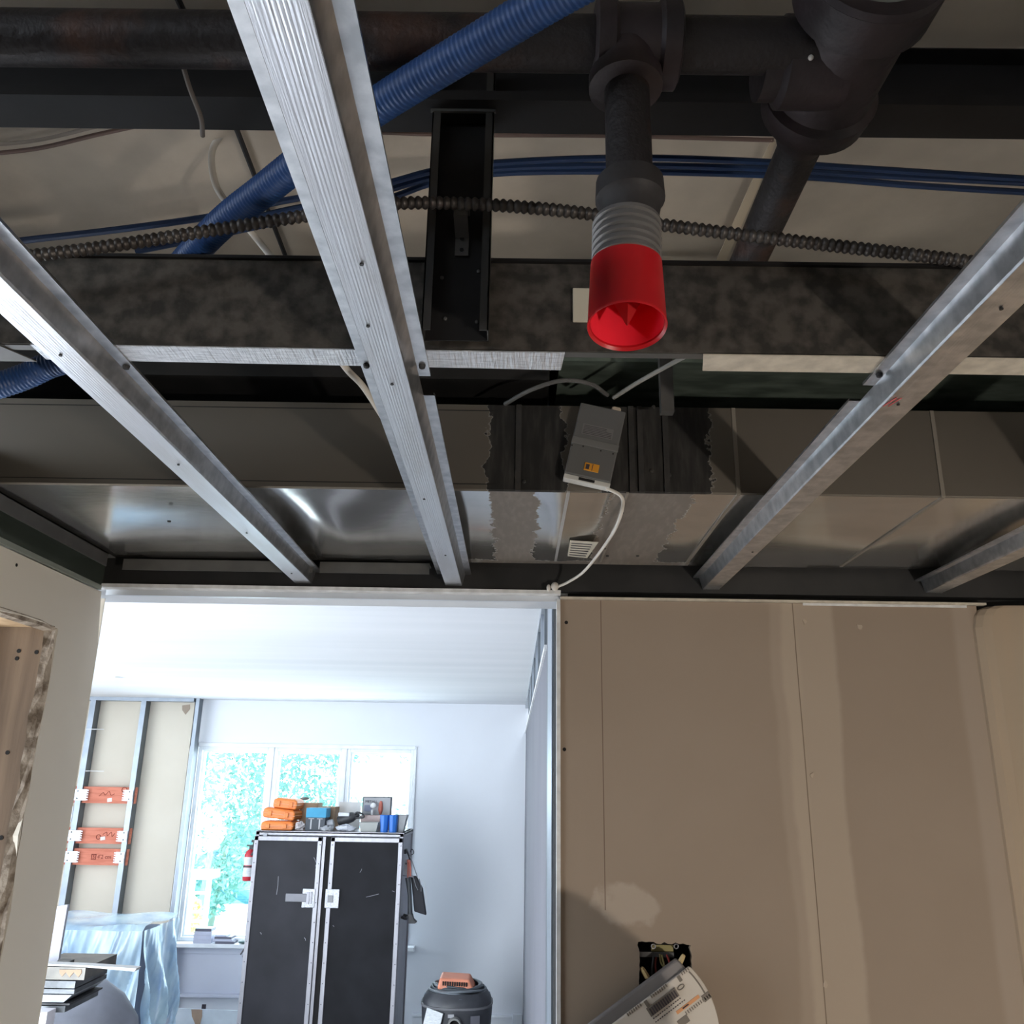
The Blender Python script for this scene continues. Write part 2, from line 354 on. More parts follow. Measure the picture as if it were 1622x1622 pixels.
# ================================================================== SETTING
ZC = 2.76    # underside of the ceiling board above the framing
FAR = 2.67   # finished ceiling of the far room
struct(bx('floor', (-5.2, -3.2, -.1), (3.2, 8.2, 0), floor_m))
struct(bx('ceiling_light_blocker', (-.80, -3.2, 2.345), (1.7, .22, 2.3585), white_paint))  # unseen board added to keep the rear light out of the framing void
struct(bx('wall_rear', (-1.6, -3.3, 0), (1.8, -3.2, ZC), primer))
struct(bx('ceiling_above_framing', (-1.6, -3.2, ZC), (2.6, 1.66, ZC+.1), slab_m))
def far_ceiling():
    b = B(); c = (-2.79, 6.246)
    # board with a round hole cut for a downlight
    n = 24; ring = [(c[0]+.055*math.cos(2*math.pi*i/n), c[1]+.055*math.sin(2*math.pi*i/n)) for i in range(n)]
    sq = []
    for i in range(n):
        a = 2*math.pi*i/n; k = .3/max(abs(math.cos(a)), abs(math.sin(a))); sq.append((c[0]+k*math.cos(a), c[1]+k*math.sin(a)))
    v = [(x, y, FAR) for x, y in ring]+[(x, y, FAR) for x, y in sq]+[(x, y, FAR+.05) for x, y in ring]
    f = [(i, (i+1) % n, n+(i+1) % n, n+i) for i in range(n)]+[(i, 2*n+i, 2*n+(i+1) % n, (i+1) % n) for i in range(n)]
    b.add(v, f)
    x0, x1, y0, y1 = -5.2, .12, 1.70, 8.05; a0, a1, b0, b1 = c[0]-.3, c[0]+.3, c[1]-.3, c[1]+.3
    for q in ((x0, a0, y0, y1), (a1, x1, y0, y1), (a0, a1, y0, b0), (a0, a1, b1, y1)):
        b.add([(q[0], q[2], FAR), (q[1], q[2], FAR), (q[1], q[3], FAR), (q[0], q[3], FAR)], [(0, 3, 2, 1)])
    b.box((x0, y0, FAR+.06), (x1, y1, FAR+.12))
    struct(b.out('ceiling_far_room', white_ceil))
far_ceiling()
# opening wall between the rooms: header above, brown board to the right
struct(bx('wall_front_header', (-1.0, 1.66, 2.345), (.10, 1.78, ZC), white_paint))
struct(bx('wall_front_plate', (.10, 1.664, 2.2), (1.7, 1.78, ZC), track_black))
def front_wall():
    b = B(); x0, x1, z0, z1 = .085, .885, 0, 2.338; Y0, Y1 = 1.65, 1.663
    hx0, hx1, hz0, hz1 = .219, .309, 1.655, 1.742
    def frame(Y, flip):
        # jagged hole outline
        pass
    random.seed(3); nn = 14; hole = []
    for i in range(nn): hole.append((hx0+(hx1-hx0)*i/nn, hz1-.0045*i/nn*1.0+random.uniform(-.0022, .0022)))
    for i in range(nn): hole.append((hx1+random.uniform(-.0022, .0022), hz1-.0045-(hz1-hz0)*i/nn))
    for i in range(nn): hole.append((hx1-(hx1-hx0)*i/nn, hz0+random.uniform(-.002, .002)))
    for i in range(nn): hole.append((hx0+random.uniform(-.0022, .0022), hz0+(hz1-hz0)*i/nn))
    q = len(hole); side = [0]*nn+[1]*nn+[2]*nn+[3]*nn
    out = []
    ex0, ex1, ez0, ez1 = hx0-.05, hx1+.05, hz0-.05, hz1+.05
    for i, (x, z) in enumerate(hole):
        t = (i % nn)/nn; sd = i//nn
        out.append(((ex0+(ex1-ex0)*t, ez1), (ex1, ez1-(ez1-ez0)*t), (ex1-(ex1-ex0)*t, ez0), (ex0, ez0+(ez1-ez0)*t))[sd])
    v = [(x, Y0, z) for x, z in hole]+[(x, Y0, z) for x, z in out]+[(x, Y1, z) for x, z in hole]
    f = [(i, (i+1) % q, q+(i+1) % q, q+i) for i in range(q)]+[(i, 2*q+i, 2*q+(i+1) % q, (i+1) % q) for i in range(q)]
    b.add(v, f)
    for a in ((x0, ex0, z0, z1), (ex1, x1, z0, z1), (ex0, ex1, z0, ez0), (ex0, ex1, ez1, z1)):
        b.add([(a[0], Y0, a[2]), (a[1], Y0, a[2]), (a[1], Y0, a[3]), (a[0], Y0, a[3])], [(0, 1, 2, 3)])
    b.box((x0, Y0+.0002, z0), (x0+.004, Y1, z1)); b.box((x0, Y0+.002, z1-.003), (x1, Y1, z1))
    struct(b.out('wall_front', tan_wall))
front_wall()
struct(bx('wall_front_backing', (.30, 1.78, 0), (1.7, 1.80, ZC), white_paint))
# return board at the right, slightly proud, with eased edges
def right_return():
    b = B(); pr = [(.872, 1.651), (.874, 1.644), (.884, 1.636), (.90, 1.632), (1.02, 1.624), (1.10, 1.622), (1.7, 1.622), (1.7, 1.665), (.872, 1.665)]
    def sec(z, k): return [(x+(.010*k if x < .91 else 0), y, z) for x, y in pr]
    b.loft([sec(0, 0), sec(2.295, 0), sec(2.318, .6), sec(2.330, 1.5), sec(2.336, 3)])
    struct(b.out('wall_right_return', orange_wall, smooth=False))
right_return()
def left_wall():
    b = B(); X0, X1 = -.795, -.808
    top = [PX(0, 862, X0), PX(90, 905, X0), PX(140, 921, X0), PX(150, 926, X0), PX(168, 945, X0)]
    zt = 2.337; hz = 2.242; hy = 1.491
    random.seed(5); n = 40
    edge = []
    for i in range(n+1):
        z = hz-(hz-0)*i/n; zz = z
        edge.append((hy+random.uniform(-.006, .006)+(.006 if i % 7 < 3 else 0)-(.035 if i < 2 else 0)*0, zz))
    hd = [(-.6+(hy-.004+.6)*j/20, hz+random.uniform(-.004, .004)) for j in range(21)]
    # face right of the hole
    b.add([(X0, y, z) for y, z in edge]+[(X0, 1.65, z) for y, z in edge], [(i, i+1, n+2+i, n+1+i) for i in range(n)])
    b.add([(X1, y, z) for y, z in edge]+[(X0, y, z) for y, z in edge], [(i, i+1, n+2+i, n+1+i) for i in range(n)])
    m_ = len(hd)
    b.add([(X0, y, z) for y, z in hd]+[(X0, y, zt) for y, z in hd], [(i, i+1, m_+i+1, m_+i) for i in range(m_-1)])
    b.add([(X1, y, z) for y, z in hd]+[(X0, y, z) for y, z in hd], [(i, i+1, m_+i+1, m_+i) for i in range(m_-1)])
    b.add([(X0, hy-.004, hz), (X0, 1.65, hz), (X0, 1.632, zt), (X0, hy-.004, zt)], [(0, 1, 2, 3)])
    b.box((X0-.010, 1.65, 0), (X0+.0005, 1.652, 2.327))
    b.box((X0, -3.2, 0), (X1, -.6, zt)); b.box((X1, -3.2, zt-.001), (X0, 1.63, zt))
    struct(b.out('wall_left', primer))
    # ragged gypsum edge around the cut
    g = B(); random.seed(9); k = 60
    def wob(i, s_): random.seed(i*7+s_); return random.uniform(-1, 1)
    rows = []
    for i in range(k+1):
        z = hz*(1-i/k)
        rows.append([(X0+.0008, hy+.003+.004*wob(i, 1), z), (X0-.005, hy-.002+.004*wob(i, 2), z), (X1-.002, hy-.006+.006*wob(i, 3), z), (X1-.006, hy+.01, z)])
    g.loft(rows)
    rows = []
    for i in range(41):
        y = -.6+(hy+.6)*i/40
        rows.append([(X0+.0008, y, hz+.003+.003*wob(i, 4)), (X0-.004, y, hz-.004+.003*wob(i, 5)), (X1-.004, y, hz-.006), (X1-.004, y, hz+.01)])
    g.loft(rows); struct(g.out('wall_left_cut_edge', gyp))
left_wall()
struct(bx('wall_left_far_side', (-.93, -3.2, 0), (-.945, 1.0, 2.337), mat('dark_cavity_board', (.10, .08, .07), .9)))
struct(bx('wall_left_end_cap', (-.93, 1.640, 0), (-.82, 1.650, 2.327), white_paint))
struct(bx('wall_left_header_backing', (-1.6, 1.66, 0), (-.85, 1.72, ZC), white_paint))
struct(bx('wall_right', (1.7, -3.2, 0), (1.75, 1.7, ZC), primer))
# far room shell
wx0, wx1, wz0, wz1 = -2.80, -.885, .690, 2.262
b = B(); b.box((-5.2, 8.0, 0), (wx0, 8.12, FAR)); b.box((wx1, 8.0, 0), (.6, 8.12, FAR)); b.box((wx0, 8.0, 0), (wx1, 8.12, wz0)); b.box((wx0, 8.0, wz1), (wx1, 8.12, FAR))
struct(b.out('wall_back', white_paint))
b = B(); b.box((-5.2, 1.7, 0), (-5.1, 2.4, FAR)); b.box((-5.2, 6.2, 0), (-5.1, 8.1, FAR)); b.box((-5.2, 2.4, 0), (-5.1, 6.2, .6)); b.box((-5.2, 2.4, 2.5), (-5.1, 6.2, FAR))
struct(b.out('wall_far_room_left', white_paint))
struct(bx('wall_far_room_near_side', (-5.2, 1.70, 0), (-1.6, 1.74, FAR), white_paint))
# far room right wall: grey board below, bare studs above
zb = 2.435
b = B().box((.104, 2.80, 0), (.125, 8.0, zb-.01))
struct(b.out('wall_far_room_right', side_grey))
struct(bx('wall_far_room_right_cavity', (.22, 1.80, 0), (.235, 8.0, FAR), mat('dim_cavity', (.22, .22, .24), .9)))

# window
struct(bx('trim_window_sill', (-2.95, 7.90, .655), (-.80, 8.06, .688), frame_white, bevel=.006))
px0 = [PY(330, 1195, 8.03).x, PY(425, 1195, 8.03).x, PY(444, 1195, 8.03).x, PY(540, 1195, 8.03).x, PY(562, 1195, 8.03).x, PY(648, 1195, 8.03).x]
def window(i, x0, x1):
    b = B(); z0, z1 = wz0, wz1
    for (m_, yy0, yy1, t) in ((0, 8.00, 8.06, .030), (.018, 8.03, 8.08, .028)):
        a0, a1, c0, c1 = x0+m_, x1-m_, z0+m_, z1-m_
        b.box((a0, yy0, c0), (a0+t, yy1, c1)); b.box((a1-t, yy0, c0), (a1, yy1, c1)); b.box((a0+t, yy0, c0), (a1-t, yy1, c0+t)); b.box((a0+t, yy0, c1-t), (a1-t, yy1, c1))
    fr = struct(b.out('window_%d' % i, frame_white, bevel=.003))
    bx('window_glass', (x0+.03, 8.055, z0+.03), (x1-.03, 8.059, z1-.03), glass, fr)
window(1, -2.80, px0[1]+.035); window(2, px0[1]+.060, px0[3]+.035); window(3, px0[3]+.060, -.887)
b = B()
for x in (px0[1]+.0475, px0[3]+.0475): b.box((x-.0125, 7.99, wz0), (x+.0125, 8.06, wz1))
struct(b.out('trim_window_mullions', frame_white, bevel=.003))
b = B(); b.box((-2.88, 7.975, .68), (-2.80, 8.0, 2.30)); b.box((-2.88, 7.975, 2.262), (-.875, 8.0, 2.295)); b.box((-.885, 7.985, .68), (-.862, 8.0, 2.29))
struct(b.out('trim_window_casing', frame_white, bevel=.004))
# baseboard
b = B(); b.box((-.80, 7.975, 0), (.10, 8.0, .165)); b.box((-.80, 7.965, .165), (.10, 8.0, .185)); b.box((.02, 7.95, 0), (.10, 8.0, .20))
struct(b.out('baseboard_back', white_paint, bevel=.004))
# recessed panel below the window
b = B(); b.box((-2.90, 7.93, .10), (-2.84, 8.0, .655)); b.box((-2.84, 7.93, .285), (-1.7, 8.0, .305)); b.box((-2.84, 7.985, .305), (-1.7, 8.0, .60)); b.box((-2.84, 7.975, .60), (-1.7, 8.0, .655))
struct(b.out('wall_back_recess_panel', grey_white, bevel=.002))

# ================================================================== NEAR CEILING FRAMING
def furring(name, xc, y0, y1, label, notch=(), screws=(), face_m=galv_face):
    t = thing(name, (xc, y1, 2.36), label, 'furring channel', 'furring channels hanging under the joists')
    zf, zt = 2.36, 2.382; fw, rn, fl = .0155, .0055, .0115
    face = [(xc-fw, zf)]
    for i in range(15): face.append((xc-fw+.006+(2*fw-.012)*i/14, zf+(.00013 if i % 2 else 0)))
    face.append((xc+fw, zf))
    def strip(pts, a, b_): bb = B(); v = []; [v.append((x, a, z)) for x, z in pts]; [v.append((x, b_, z)) for x, z in pts]; n = len(pts); return bb.add(v, [(i, n+i, n+i+1, i+1) for i in range(n-1)])
    strip(face, y0, y1).out('face', face_m, t, solid=.0008)
    for s_, side in ((-1, 'left'), (1, 'right')):
        web = [(xc+s_*fw, zf), (xc+s_*(fw+.0008), zf+.002), (xc+s_*(fw+rn), zt)]
        cuts = sorted([n_ for n_ in notch if n_[0] == side], key=lambda q: q[1]); a = y0; bb = B()
        fl_p = [(xc+s_*(fw+rn), zt), (xc+s_*(fw+rn+fl), zt), (xc+s_*(fw+rn+fl), zt+.0022), (xc+s_*(fw+rn+fl-.0012), zt+.0022)]
        for c in cuts:
            q = strip(fl_p, a, c[1]); bb.add(q.v, q.f); a = c[2]
        q = strip(fl_p, a, y1); bb.add(q.v, q.f)
        strip(web, y0, y1).out('web', galv, t, solid=.0008)
        bb.out('flange', galv, t, solid=.0008)
    for s_, y in screws:
        if s_ == 'f':
            B().lathe([(0, .0016), (.0012, .0016)], (xc+random.uniform(-.006, .006), y, zf-.0008), (0, 0, -1), 8).out('screw', black_m, t)
        else:
            q = s_*(fw+rn+fl*.5); B().lathe([(0, .0035), (.003, .0028), (.004, .001)], (xc+q, y, zt-.0005), (0, 0, -1), 10).out('screw', black_m, t)
    return t
yn = PZ(660, 590, 2.382).y; yn2 = PZ(677, 626, 2.382).y
furring('furring_channel', -.410, -.4, 1.66, 'leftmost galvanised hat channel running to the opening header', (), ((1, .765), ('f', .70), ('f', .98), ('f', 1.28), ('f', 1.55)))
furring('furring_channel', -.1205, -.4, 1.66, 'long ribbed hat channel passing just left of the black hanger, widest in view', (('right', yn2-.045, yn2),), ((1, .755), (-1, .755), ('f', .55), ('f', .64), ('f', .75), ('f', 1.1), ('f', 1.4)))
yr = PZ(1380, 610, 2.382).y; yr2 = PZ(1358, 632, 2.382).y
furring('furring_channel', .3735, -.4, 1.66, 'galvanised hat channel right of the red cap, with a notch and red pencil mark', (('left', yr, yr2+.004),), ((-1, .76), ('f', .60), ('f', .78), ('f', 1.35)), galv)
furring('furring_channel', .800, -.4, 1.66, 'short visible end of hat channel at the far right, below the duct', (), (), galv)
p = PZ(1385, 632, 2.3594)
tag(B().box((.3600, .765, 2.3586), (.3612, .785, 2.3592), Matrix.Rotation(R(14), 3, 'Z')).box((.3650, .765, 2.3586), (.3660, .785, 2.3592), Matrix.Rotation(R(14), 3, 'Z')).out('pencil_mark', mat('red_pencil', (.62, .12, .12), .8)), 'red pencil mark on the channel right of the red cap', 'mark')

# joist A with its bright lower flange pieces
t = thing('steel_joist', (.2, .74, 2.385), 'mottled dark steel stud spanning the picture behind the red cap', 'joist')
x0, x1 = -1.5, 1.65
B().box((x0, .730, 2.386), (x1, .7315, 2.485)).out('web', stud_dark, t)
B().box((x0, .7315, 2.4835), (x1, .765, 2.485)).box((x0, .7635, 2.472), (x1, .765, 2.4835)).box((x0, .726, 2.479), (x1, .730, 2.482)).out('top_flange', stud_black, t)
B().box((x0, .7315, 2.385), (x1, .741, 2.3862)).out('bottom_flange', track_grey, t)
q0 = PZ(60, 568, 2.3845).x; q1 = PZ(890, 570, 2.3845).x; q2 = PZ(1120, 570, 2.3845).x
b = B().prism([(-.458, .7275, 2.3835), (q1+.002, .7300, 2.3835), (q1, .7655, 2.3835), (q1-.05, .7640, 2.3835), (-.458, .757, 2.3835)], (0, 0, .0012)); b.out('flange_strip', lip_bright, t)['label'] = 'bright scratched galvanised strip left of the red cap'
b = B().prism([(q2-.006, .7300, 2.3835), (1.6, .7300, 2.3835), (1.6, .7625, 2.3835), (q2, .7625, 2.3835)], (0, 0, .0012)); b.out('flange_strip', lip_cream, t)['label'] = 'dusty cream strip to the right'
b = B().prism([(-1.4, .7275, 2.3835), (-.49, .7275, 2.3835), (-.470, .762, 2.3835), (-1.4, .770, 2.3835)], (0, 0, .0012)); b.out('flange_strip', track_grey, t)
pp = PY(920, 484, .728)
tag(bx('paper_tag', (PY(907, 484, .728).x, .7265, PY(920, 511, .728).z), (PY(938, 484, .728).x, .7285, PY(920, 457, .728).z), mat('cream_paper', (.55, .50, .40), .8), bevel=.001), 'small cream tag on the dark stud behind the red cap', 'tag')
# joist C above
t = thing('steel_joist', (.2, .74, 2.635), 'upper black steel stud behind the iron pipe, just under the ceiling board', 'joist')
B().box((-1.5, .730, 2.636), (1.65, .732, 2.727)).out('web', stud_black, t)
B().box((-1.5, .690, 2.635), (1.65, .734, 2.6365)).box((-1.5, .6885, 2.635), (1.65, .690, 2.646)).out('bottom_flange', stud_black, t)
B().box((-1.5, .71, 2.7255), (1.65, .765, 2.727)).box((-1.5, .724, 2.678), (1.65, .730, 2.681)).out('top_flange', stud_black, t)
# upright hanger stud with a perforated strap
t = thing('hanger_stud', (-.058, .72, 2.39), 'upright black steel hanger stud between the two cross studs', 'stud')
hx0, hx1 = -.0895, -.029
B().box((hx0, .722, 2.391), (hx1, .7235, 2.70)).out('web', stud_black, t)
for s_, x in ((1, hx0), (-1, hx1)):
    B().box((min(x, x+s_*.0012), .702, 2.391), (max(x, x+s_*.0012), .7235, 2.70)).box((min(x, x+s_*.008), .702, 2.391), (max(x, x+s_*.008), .7032, 2.70)).out('flange', mat('dark_steel_edge', (.07, .068, .066), .45, .6), t)
for x, y in ((705, 505), (755, 510), (700, 440), (758, 430)): screw(PY(x, y, .7215), (0, -1, 0), .0018, t, track_grey)
bx('cross_band', (hx0-.002, .7005, 2.632), (hx1+.002, .7035, 2.6365), track_grey, t)
t = thing('cable_strap', PY(730, 350, .716), 'short perforated steel strap clamping the armoured cable on the hanger', 'strap')
a, c = PY(722, 305, .70), PY(742, 400, .70)
sm = mat('dull_perforated_strap', (.15, .145, .14), .45, .6)
rings = B(); zt_, zb_ = PY(730, 296, .69).z, PY(730, 402, .716).z; cx = PY(731, 340, .70).x
prof = [(.7195, zt_), (.7195, zt_-.010), (.690, zt_-.014), (.689, zt_-.032), (.7195, zt_-.036), (.7195, zb_)]
rings.add([(cx-.0065, y, z) for y, z in prof]+[(cx+.0065, y, z) for y, z in prof], [(i, i+1, 7+i, 6+i) for i in range(5)]).out('strap_band', sm, t, solid=.0012)
for z in (zt_-.005, zt_-.023, zb_+.018, zb_+.006): B().lathe([(0, .002), (.0006, .002)], (cx, .6880 if abs(z-(zt_-.023)) < .001 else .7185, z), (0, -1, 0), 10).out('strap_hole', hole_m, t)

# strap and rods against the ceiling board
tag(B().box((0, 0, 0), (.006, .0015, .001)).out('x', tan_cable), 'x', 'x') and None
bpy.data.objects.remove(bpy.data.objects['x'])
def cable(name, pts, r, m, label, cat, group=None, n=8, per=8):
    return tag(B().tube(spline(pts, per), r, n).out(name, m, smooth=True), label, cat, group)
cable('hanger_wire', [PY(286, 90, .62), PY(300, 138, .655), PY(318, 186, .675), PY(321, 215, .70)], .0024, mat('pale_strap', (.24, .21, .19), .7), 'pale nylon tie hanging beside the left channel from the rusty pipe', 'tie')
tag(B().tube([PZ(278, -10, 2.752), PZ(375, 205, 2.752), PZ(452, 405, 2.752), PZ(560, 640, 2.752)], .0035, 8).out('threaded_rod', black_m), 'straight black rod lying against the ceiling board left of the long channel', 'rod')
cable('thin_cable', [PZ(-40, 232, 2.745), PZ(60, 222, 2.742), PZ(160, 199, 2.742), PZ(250, 184, 2.744), PZ(330, 187, 2.746), PZ(470, 196, 2.748), PZ(700, 206, 2.75)], .0022, tan_cable, 'upper of two dusty brown cables stapled on the ceiling board at left', 'cable', 'brown cables on the ceiling board')
cable('thin_cable', [PZ(-40, 246, 2.745), PZ(60, 235, 2.742), PZ(160, 212, 2.742), PZ(260, 192, 2.744), PZ(330, 193, 2.746), PZ(470, 203, 2.748), PZ(700, 213, 2.75), PZ(960, 215, 2.75), PZ(1225, 222, 2.75)], .0026, mat('brown_cable', (.20, .13, .11), .7), 'lower of two dusty brown cables, longer, running behind the drop pipe', 'cable', 'brown cables on the ceiling board')
b = B().tube(spline([PY(368, 202, .88), PY(342, 225, .90), PY(335, 255, .90), PY(345, 300, .90), PY(380, 345, .92), PY(420, 395, .94), PY(480, 470, .95), PY(540, 572, .96), PY(575, 612, 1.02), PY(606, 660, 1.10)]), .0042, 10)
tag(b.out('white_cable', white_cable, smooth=True), 'looped white cable behind the blue conduit, coming out under the dark stud', 'cable')
tag(B().prism([PZ(1222, 222, 2.748), PZ(1190, 290, 2.748), PZ(1135, 412, 2.748), PZ(1150, 414, 2.748), PZ(1200, 300, 2.748), PZ(1228, 226, 2.748)], (0, 0, .002)).out('paper_strip', mat('pale_paper_edge', (.66, .56, .42), .8)), 'pale torn paper strip on ceiling board beside the slanting iron pipe', 'paper strip')

# blue corrugated conduit
pts = spline([PZ(1000, -70, 2.53), PZ(885, -8, 2.527), PZ(760, 68, 2.524), PZ(610, 160, 2.520), PZ(500, 238, 2.516), PZ(420, 300, 2.514), PZ(345, 360, 2.510), (-.375, .805, 2.500), (-.415, .835, 2.472), (-.455, .850, 2.445), PY(80, 578, .86), PY(45, 594, .865), PY(0, 610, .865), PY(-60, 624, .86)], 20)
pts = resample(pts, .00105)
tag(B().tube(pts, .0142, 18, rf=lambda i: .0145 if i % 4 < 2 else .0137).out('corrugated_conduit', blue_m, smooth=True), 'blue corrugated conduit crossing diagonally under the iron pipe', 'conduit')
# network cables
cp = [[(-60, 392), (45, 380), (200, 362), (340, 342), (450, 318), (600, 293), (690, 270), (800, 257), (1000, 250), (1200, 256), (1350, 266), (1650, 285)],
      [(340, 362), (450, 334), (600, 304), (690, 280), (800, 266), (1000, 262), (1200, 267), (1350, 276), (1650, 291)],
      [(215, 398), (340, 373), (470, 345), (608, 316), (690, 289), (800, 274), (1000, 272), (1250, 279), (1450, 294), (1650, 306)]]
lb = ['uppermost of three blue data cables running behind the hanger, longest at left', 'middle of three blue data cables behind the drop pipe', 'lowest of three blue data cables, sagging apart at right']
for i, c in enumerate(cp): cable('data_cable', [PY(x, y, .80+.01*i) for x, y in c], .0036, blue_c, lb[i], 'cable', 'blue data cables across the ceiling void')
# armoured cable
pts = resample(spline([PY(x, y, .676) for x, y in [(-60, 412), (60, 404), (200, 386), (340, 364), (470, 344), (620, 323), (740, 323), (850, 330), (950, 341), (1040, 355), (1250, 381), (1450, 404), (1560, 418), (1680, 436)]], 14), .0013)
tag(B().tube(pts, .0055, 12, rf=lambda i: (.0042, .0056, .0062, .0060, .0050)[i % 5]).out('armoured_cable', armor, smooth=True), 'dark spiral armoured cable strapped across the black hanger stud', 'cable')

# sprinkler pipework
t = thing('sprinkler_pipe', (.262, .56, 2.57), 'black iron sprinkler pipework with tee, drop and large reducing fitting', 'pipe')
pz, py_ = 2.568, .555
B().lathe([(0, .0215), (1.42, .0215)], (-1.35, py_, pz), (1, 0, 0), 28).out('branch_pipe', iron, t, smooth=True)
B().lathe([(0, .0215), (.12, .0215)], (.118, py_, pz), (1, 0, 0), 28).out('branch_pipe', iron, t, smooth=True)
tee = B().lathe([(0, .030), (.002, .034), (.015, .034), (.018, .030), (.050, .030), (.053, .034), (.066, .034), (.068, .030)], (.056, py_, pz), (1, 0, 0), 28)
tee.lathe([(0, .026), (.026, .026), (.028, .029), (.040, .029), (.042, .022)], (.0805, py_, pz-.004), (0, 0, -1), 28); tee.out('tee_fitting', iron2, t, smooth=True)
B().lathe([(0, .0178), (.13, .0178)], (.0815, py_, 2.543), (0, 0, -1), 24).out('drop_pipe', iron, t, smooth=True)
B().lathe([(0, .020), (.002, .0255), (.018, .0262), (.021, .0235), (.032, .0215), (.036, .021)], (.0815, py_, 2.438), (0, 0, -1), 28).out('coupling', mat('dull_dark_coupling', (.045, .041, .042), .6, .3, bump=.5), t, smooth=True)
pr = [(0, .0225)]
for i in range(6): pr += [(.002+i*.0062, .0252), (.0052+i*.0062, .0258), (.0062+i*.0062, .0238)]
B().lathe(pr, (.0785, py_, 2.402), (-.03, 0, -1), 32).out('threaded_adapter', thread_m, t, smooth=True)
mx, mz = .262, 2.583
fit = B().lathe([(0, .0225), (.012, .024), (.03, .040), (.038, .0475), (.060, .0500), (.064, .0435), (.085, .0435), (.14, .045), (.15, .045), (.152, .054), (.185, .055)], (mx, .680, mz), (0, -1, 0), 36)
fit.lathe([(0, .036), (.05, .036), (.054, .030), (.068, .030)], (mx, .575, mz-.012), (-1, 0, 0), 28); fit.out('reducing_fitting', iron2, t, smooth=True)
B().lathe([(0, .055), (.006, .053), (.006, .041), (-.004, .040)], (mx, .4955, mz), (0, -1, 0), 36).out('fitting_rim', iron2, t, smooth=True)
B().lathe([(0, .040), (.003, .040)], (mx, .4945, mz), (0, -1, 0), 30).out('end_plug', mat('dusty_grey_plug', (.26, .26, .22), .8, 0, (.14, .13, .11), 30), t)
B().lathe([(0, .0205), (.42, .0205)], (mx+.003, .672, mz+.002), (0, 1, 0), 28).out('main_pipe', iron, t, smooth=True)
B().ball((.2255, .546, 2.548), .0022).out('drip', white_cable, t)
# red protective cap
t = thing('pipe_protector', (.0775, py_, 2.30), 'bright red plastic cap hanging on the sprinkler drop', 'cap')
ax = Vector((-.03, -.14, -1)).normalized(); c0 = Vector((.0775, py_+.002, 2.3665))
B().lathe([(0, .0235), (.002, .0262), (.055, .0280), (.0565, .0285), (.058, .0280), (.056, .0262), (.004, .0248), (.004, .0005)], c0, ax, 48, cap=False).out('cap_shell', red_m, t, smooth=True)
B().lathe([(.0045, .0246), (.0545, .0260)], c0, ax, 48, cap=False).lathe([(.0048, .0245), (.0052, .0001)], c0, ax, 48, cap=False).out('cap_lining', red_in, t, smooth=True)
B().lathe([(.006, .012), (.034, .0105), (.0555, .0008)], c0, ax, 4).out('inner_cone', mat('dark_red_plastic', (.42, .01, .012), .5), t)

# ================================================================== DUCT
t = thing('air_duct', (.2, 1.4, 2.40), 'wide galvanised sheet metal duct above the opening, patched with dark mastic', 'duct')
dx0, dx1, dy0, dy1, dz0, dz1 = -1.4, 1.65, 1.182, 1.640, 2.400, 2.534
b = B(); r_ = .012
def dbulge(x, v):     # the thin sheet is dished upward between its seams
    ed = (-1.41, -.76, -.31, .073, .30, .62, 1.66)
    for a, c in zip(ed, ed[1:]):
        if a <= x <= c: return (.0145 if a < -.5 else .010)*max(0, math.sin(math.pi*(x-a)/(c-a)))**(.7 if a < -.5 else 1)*math.sin(math.pi*v)
    return 0
def sec(x): return [(x, dy0, dz1), (x, dy0, dz0+.002)]+[(x, dy0+.002+(dy1-.03-dy0)*k/18, dz0+dbulge(x, k/18)) for k in range(19)]+[(x, dy1, dz0+.02), (x, dy1, dz1)]
xs = [dx0+(dx1-dx0)*i/160 for i in range(161)]
b.loft([sec(x) for x in xs]); b.out('duct_body', duct_m, t, smooth=True)
def flat_rib(xa, ya_, xb, yb_, wd, m): a, c = Vector((xa, ya_, dz0)), Vector((xb, yb_, dz0)); return B().prism([a+Vector((-wd, 0, -.0012)), a+Vector((wd, 0, -.0012)), c+Vector((wd, 0, -.0012)), c+Vector((-wd, 0, -.0012))], (0, 0, .002)).out('seam', m, t)
seam_m = mat('dull_seam', (.30, .27, .23), .5, .5)
for x in (PY(1165, 700, 1.18).x, PY(1483, 700, 1.18).x):
    B().box((x-.0028, dy0-.0015, dz0), (x+.0028, dy0, dz1)).out('seam', seam_m, t); flat_rib(x, dy0, x+.004, dy1-.04, .0026, seam_m)
x = PY(868, 850, 1.3).x+.012
flat_rib(.073, dy0, .073, dy1-.05, .0022, mat('bright_seam', (.7, .7, .7), .35, .7)); flat_rib(.158, dy0, .158, dy1-.05, .0018, seam_m)
for x in (.000, .165, .178, .215): B().box((x-.004, dy0-.003, dz0), (x+.004, dy0, dz1)).out('mastic_ridge', mastic, t)
for z in (2.409, 2.524): B().box((dx0, dy0-.0006, z), (-.03, dy0, z+.0011)).out('crease', track_black, t)
for x, y in ((962, 905), (945, 1000), (268, 825), (1010, 945), (958, 868), (985, 812)):
    p = PZ(x, min(y, 880), dz0); B().lathe([(0, .0032), (.002, .0026)], (p.x, p.y, dz0), (0, 0, -1), 10).out('screw', track_black, t)
for x, y in ((830, 763), (1060, 753), (1032, 746), (1035, 645)): screw(PY(x, y, dy0), (0, -1, 0), .003, t, mastic)
a, c = PZ(898, 880, dz0-.0006), PZ(942, 857, dz0-.0006)
lab = B().prism([PZ(899, 881, dz0-.0006), PZ(903, 856, dz0-.0006), PZ(948, 859, dz0-.0006), PZ(930, 884, dz0-.0006)], (0, 0, .0005)).out('label', mat('cream_label', (.62, .58, .48), .7), t)
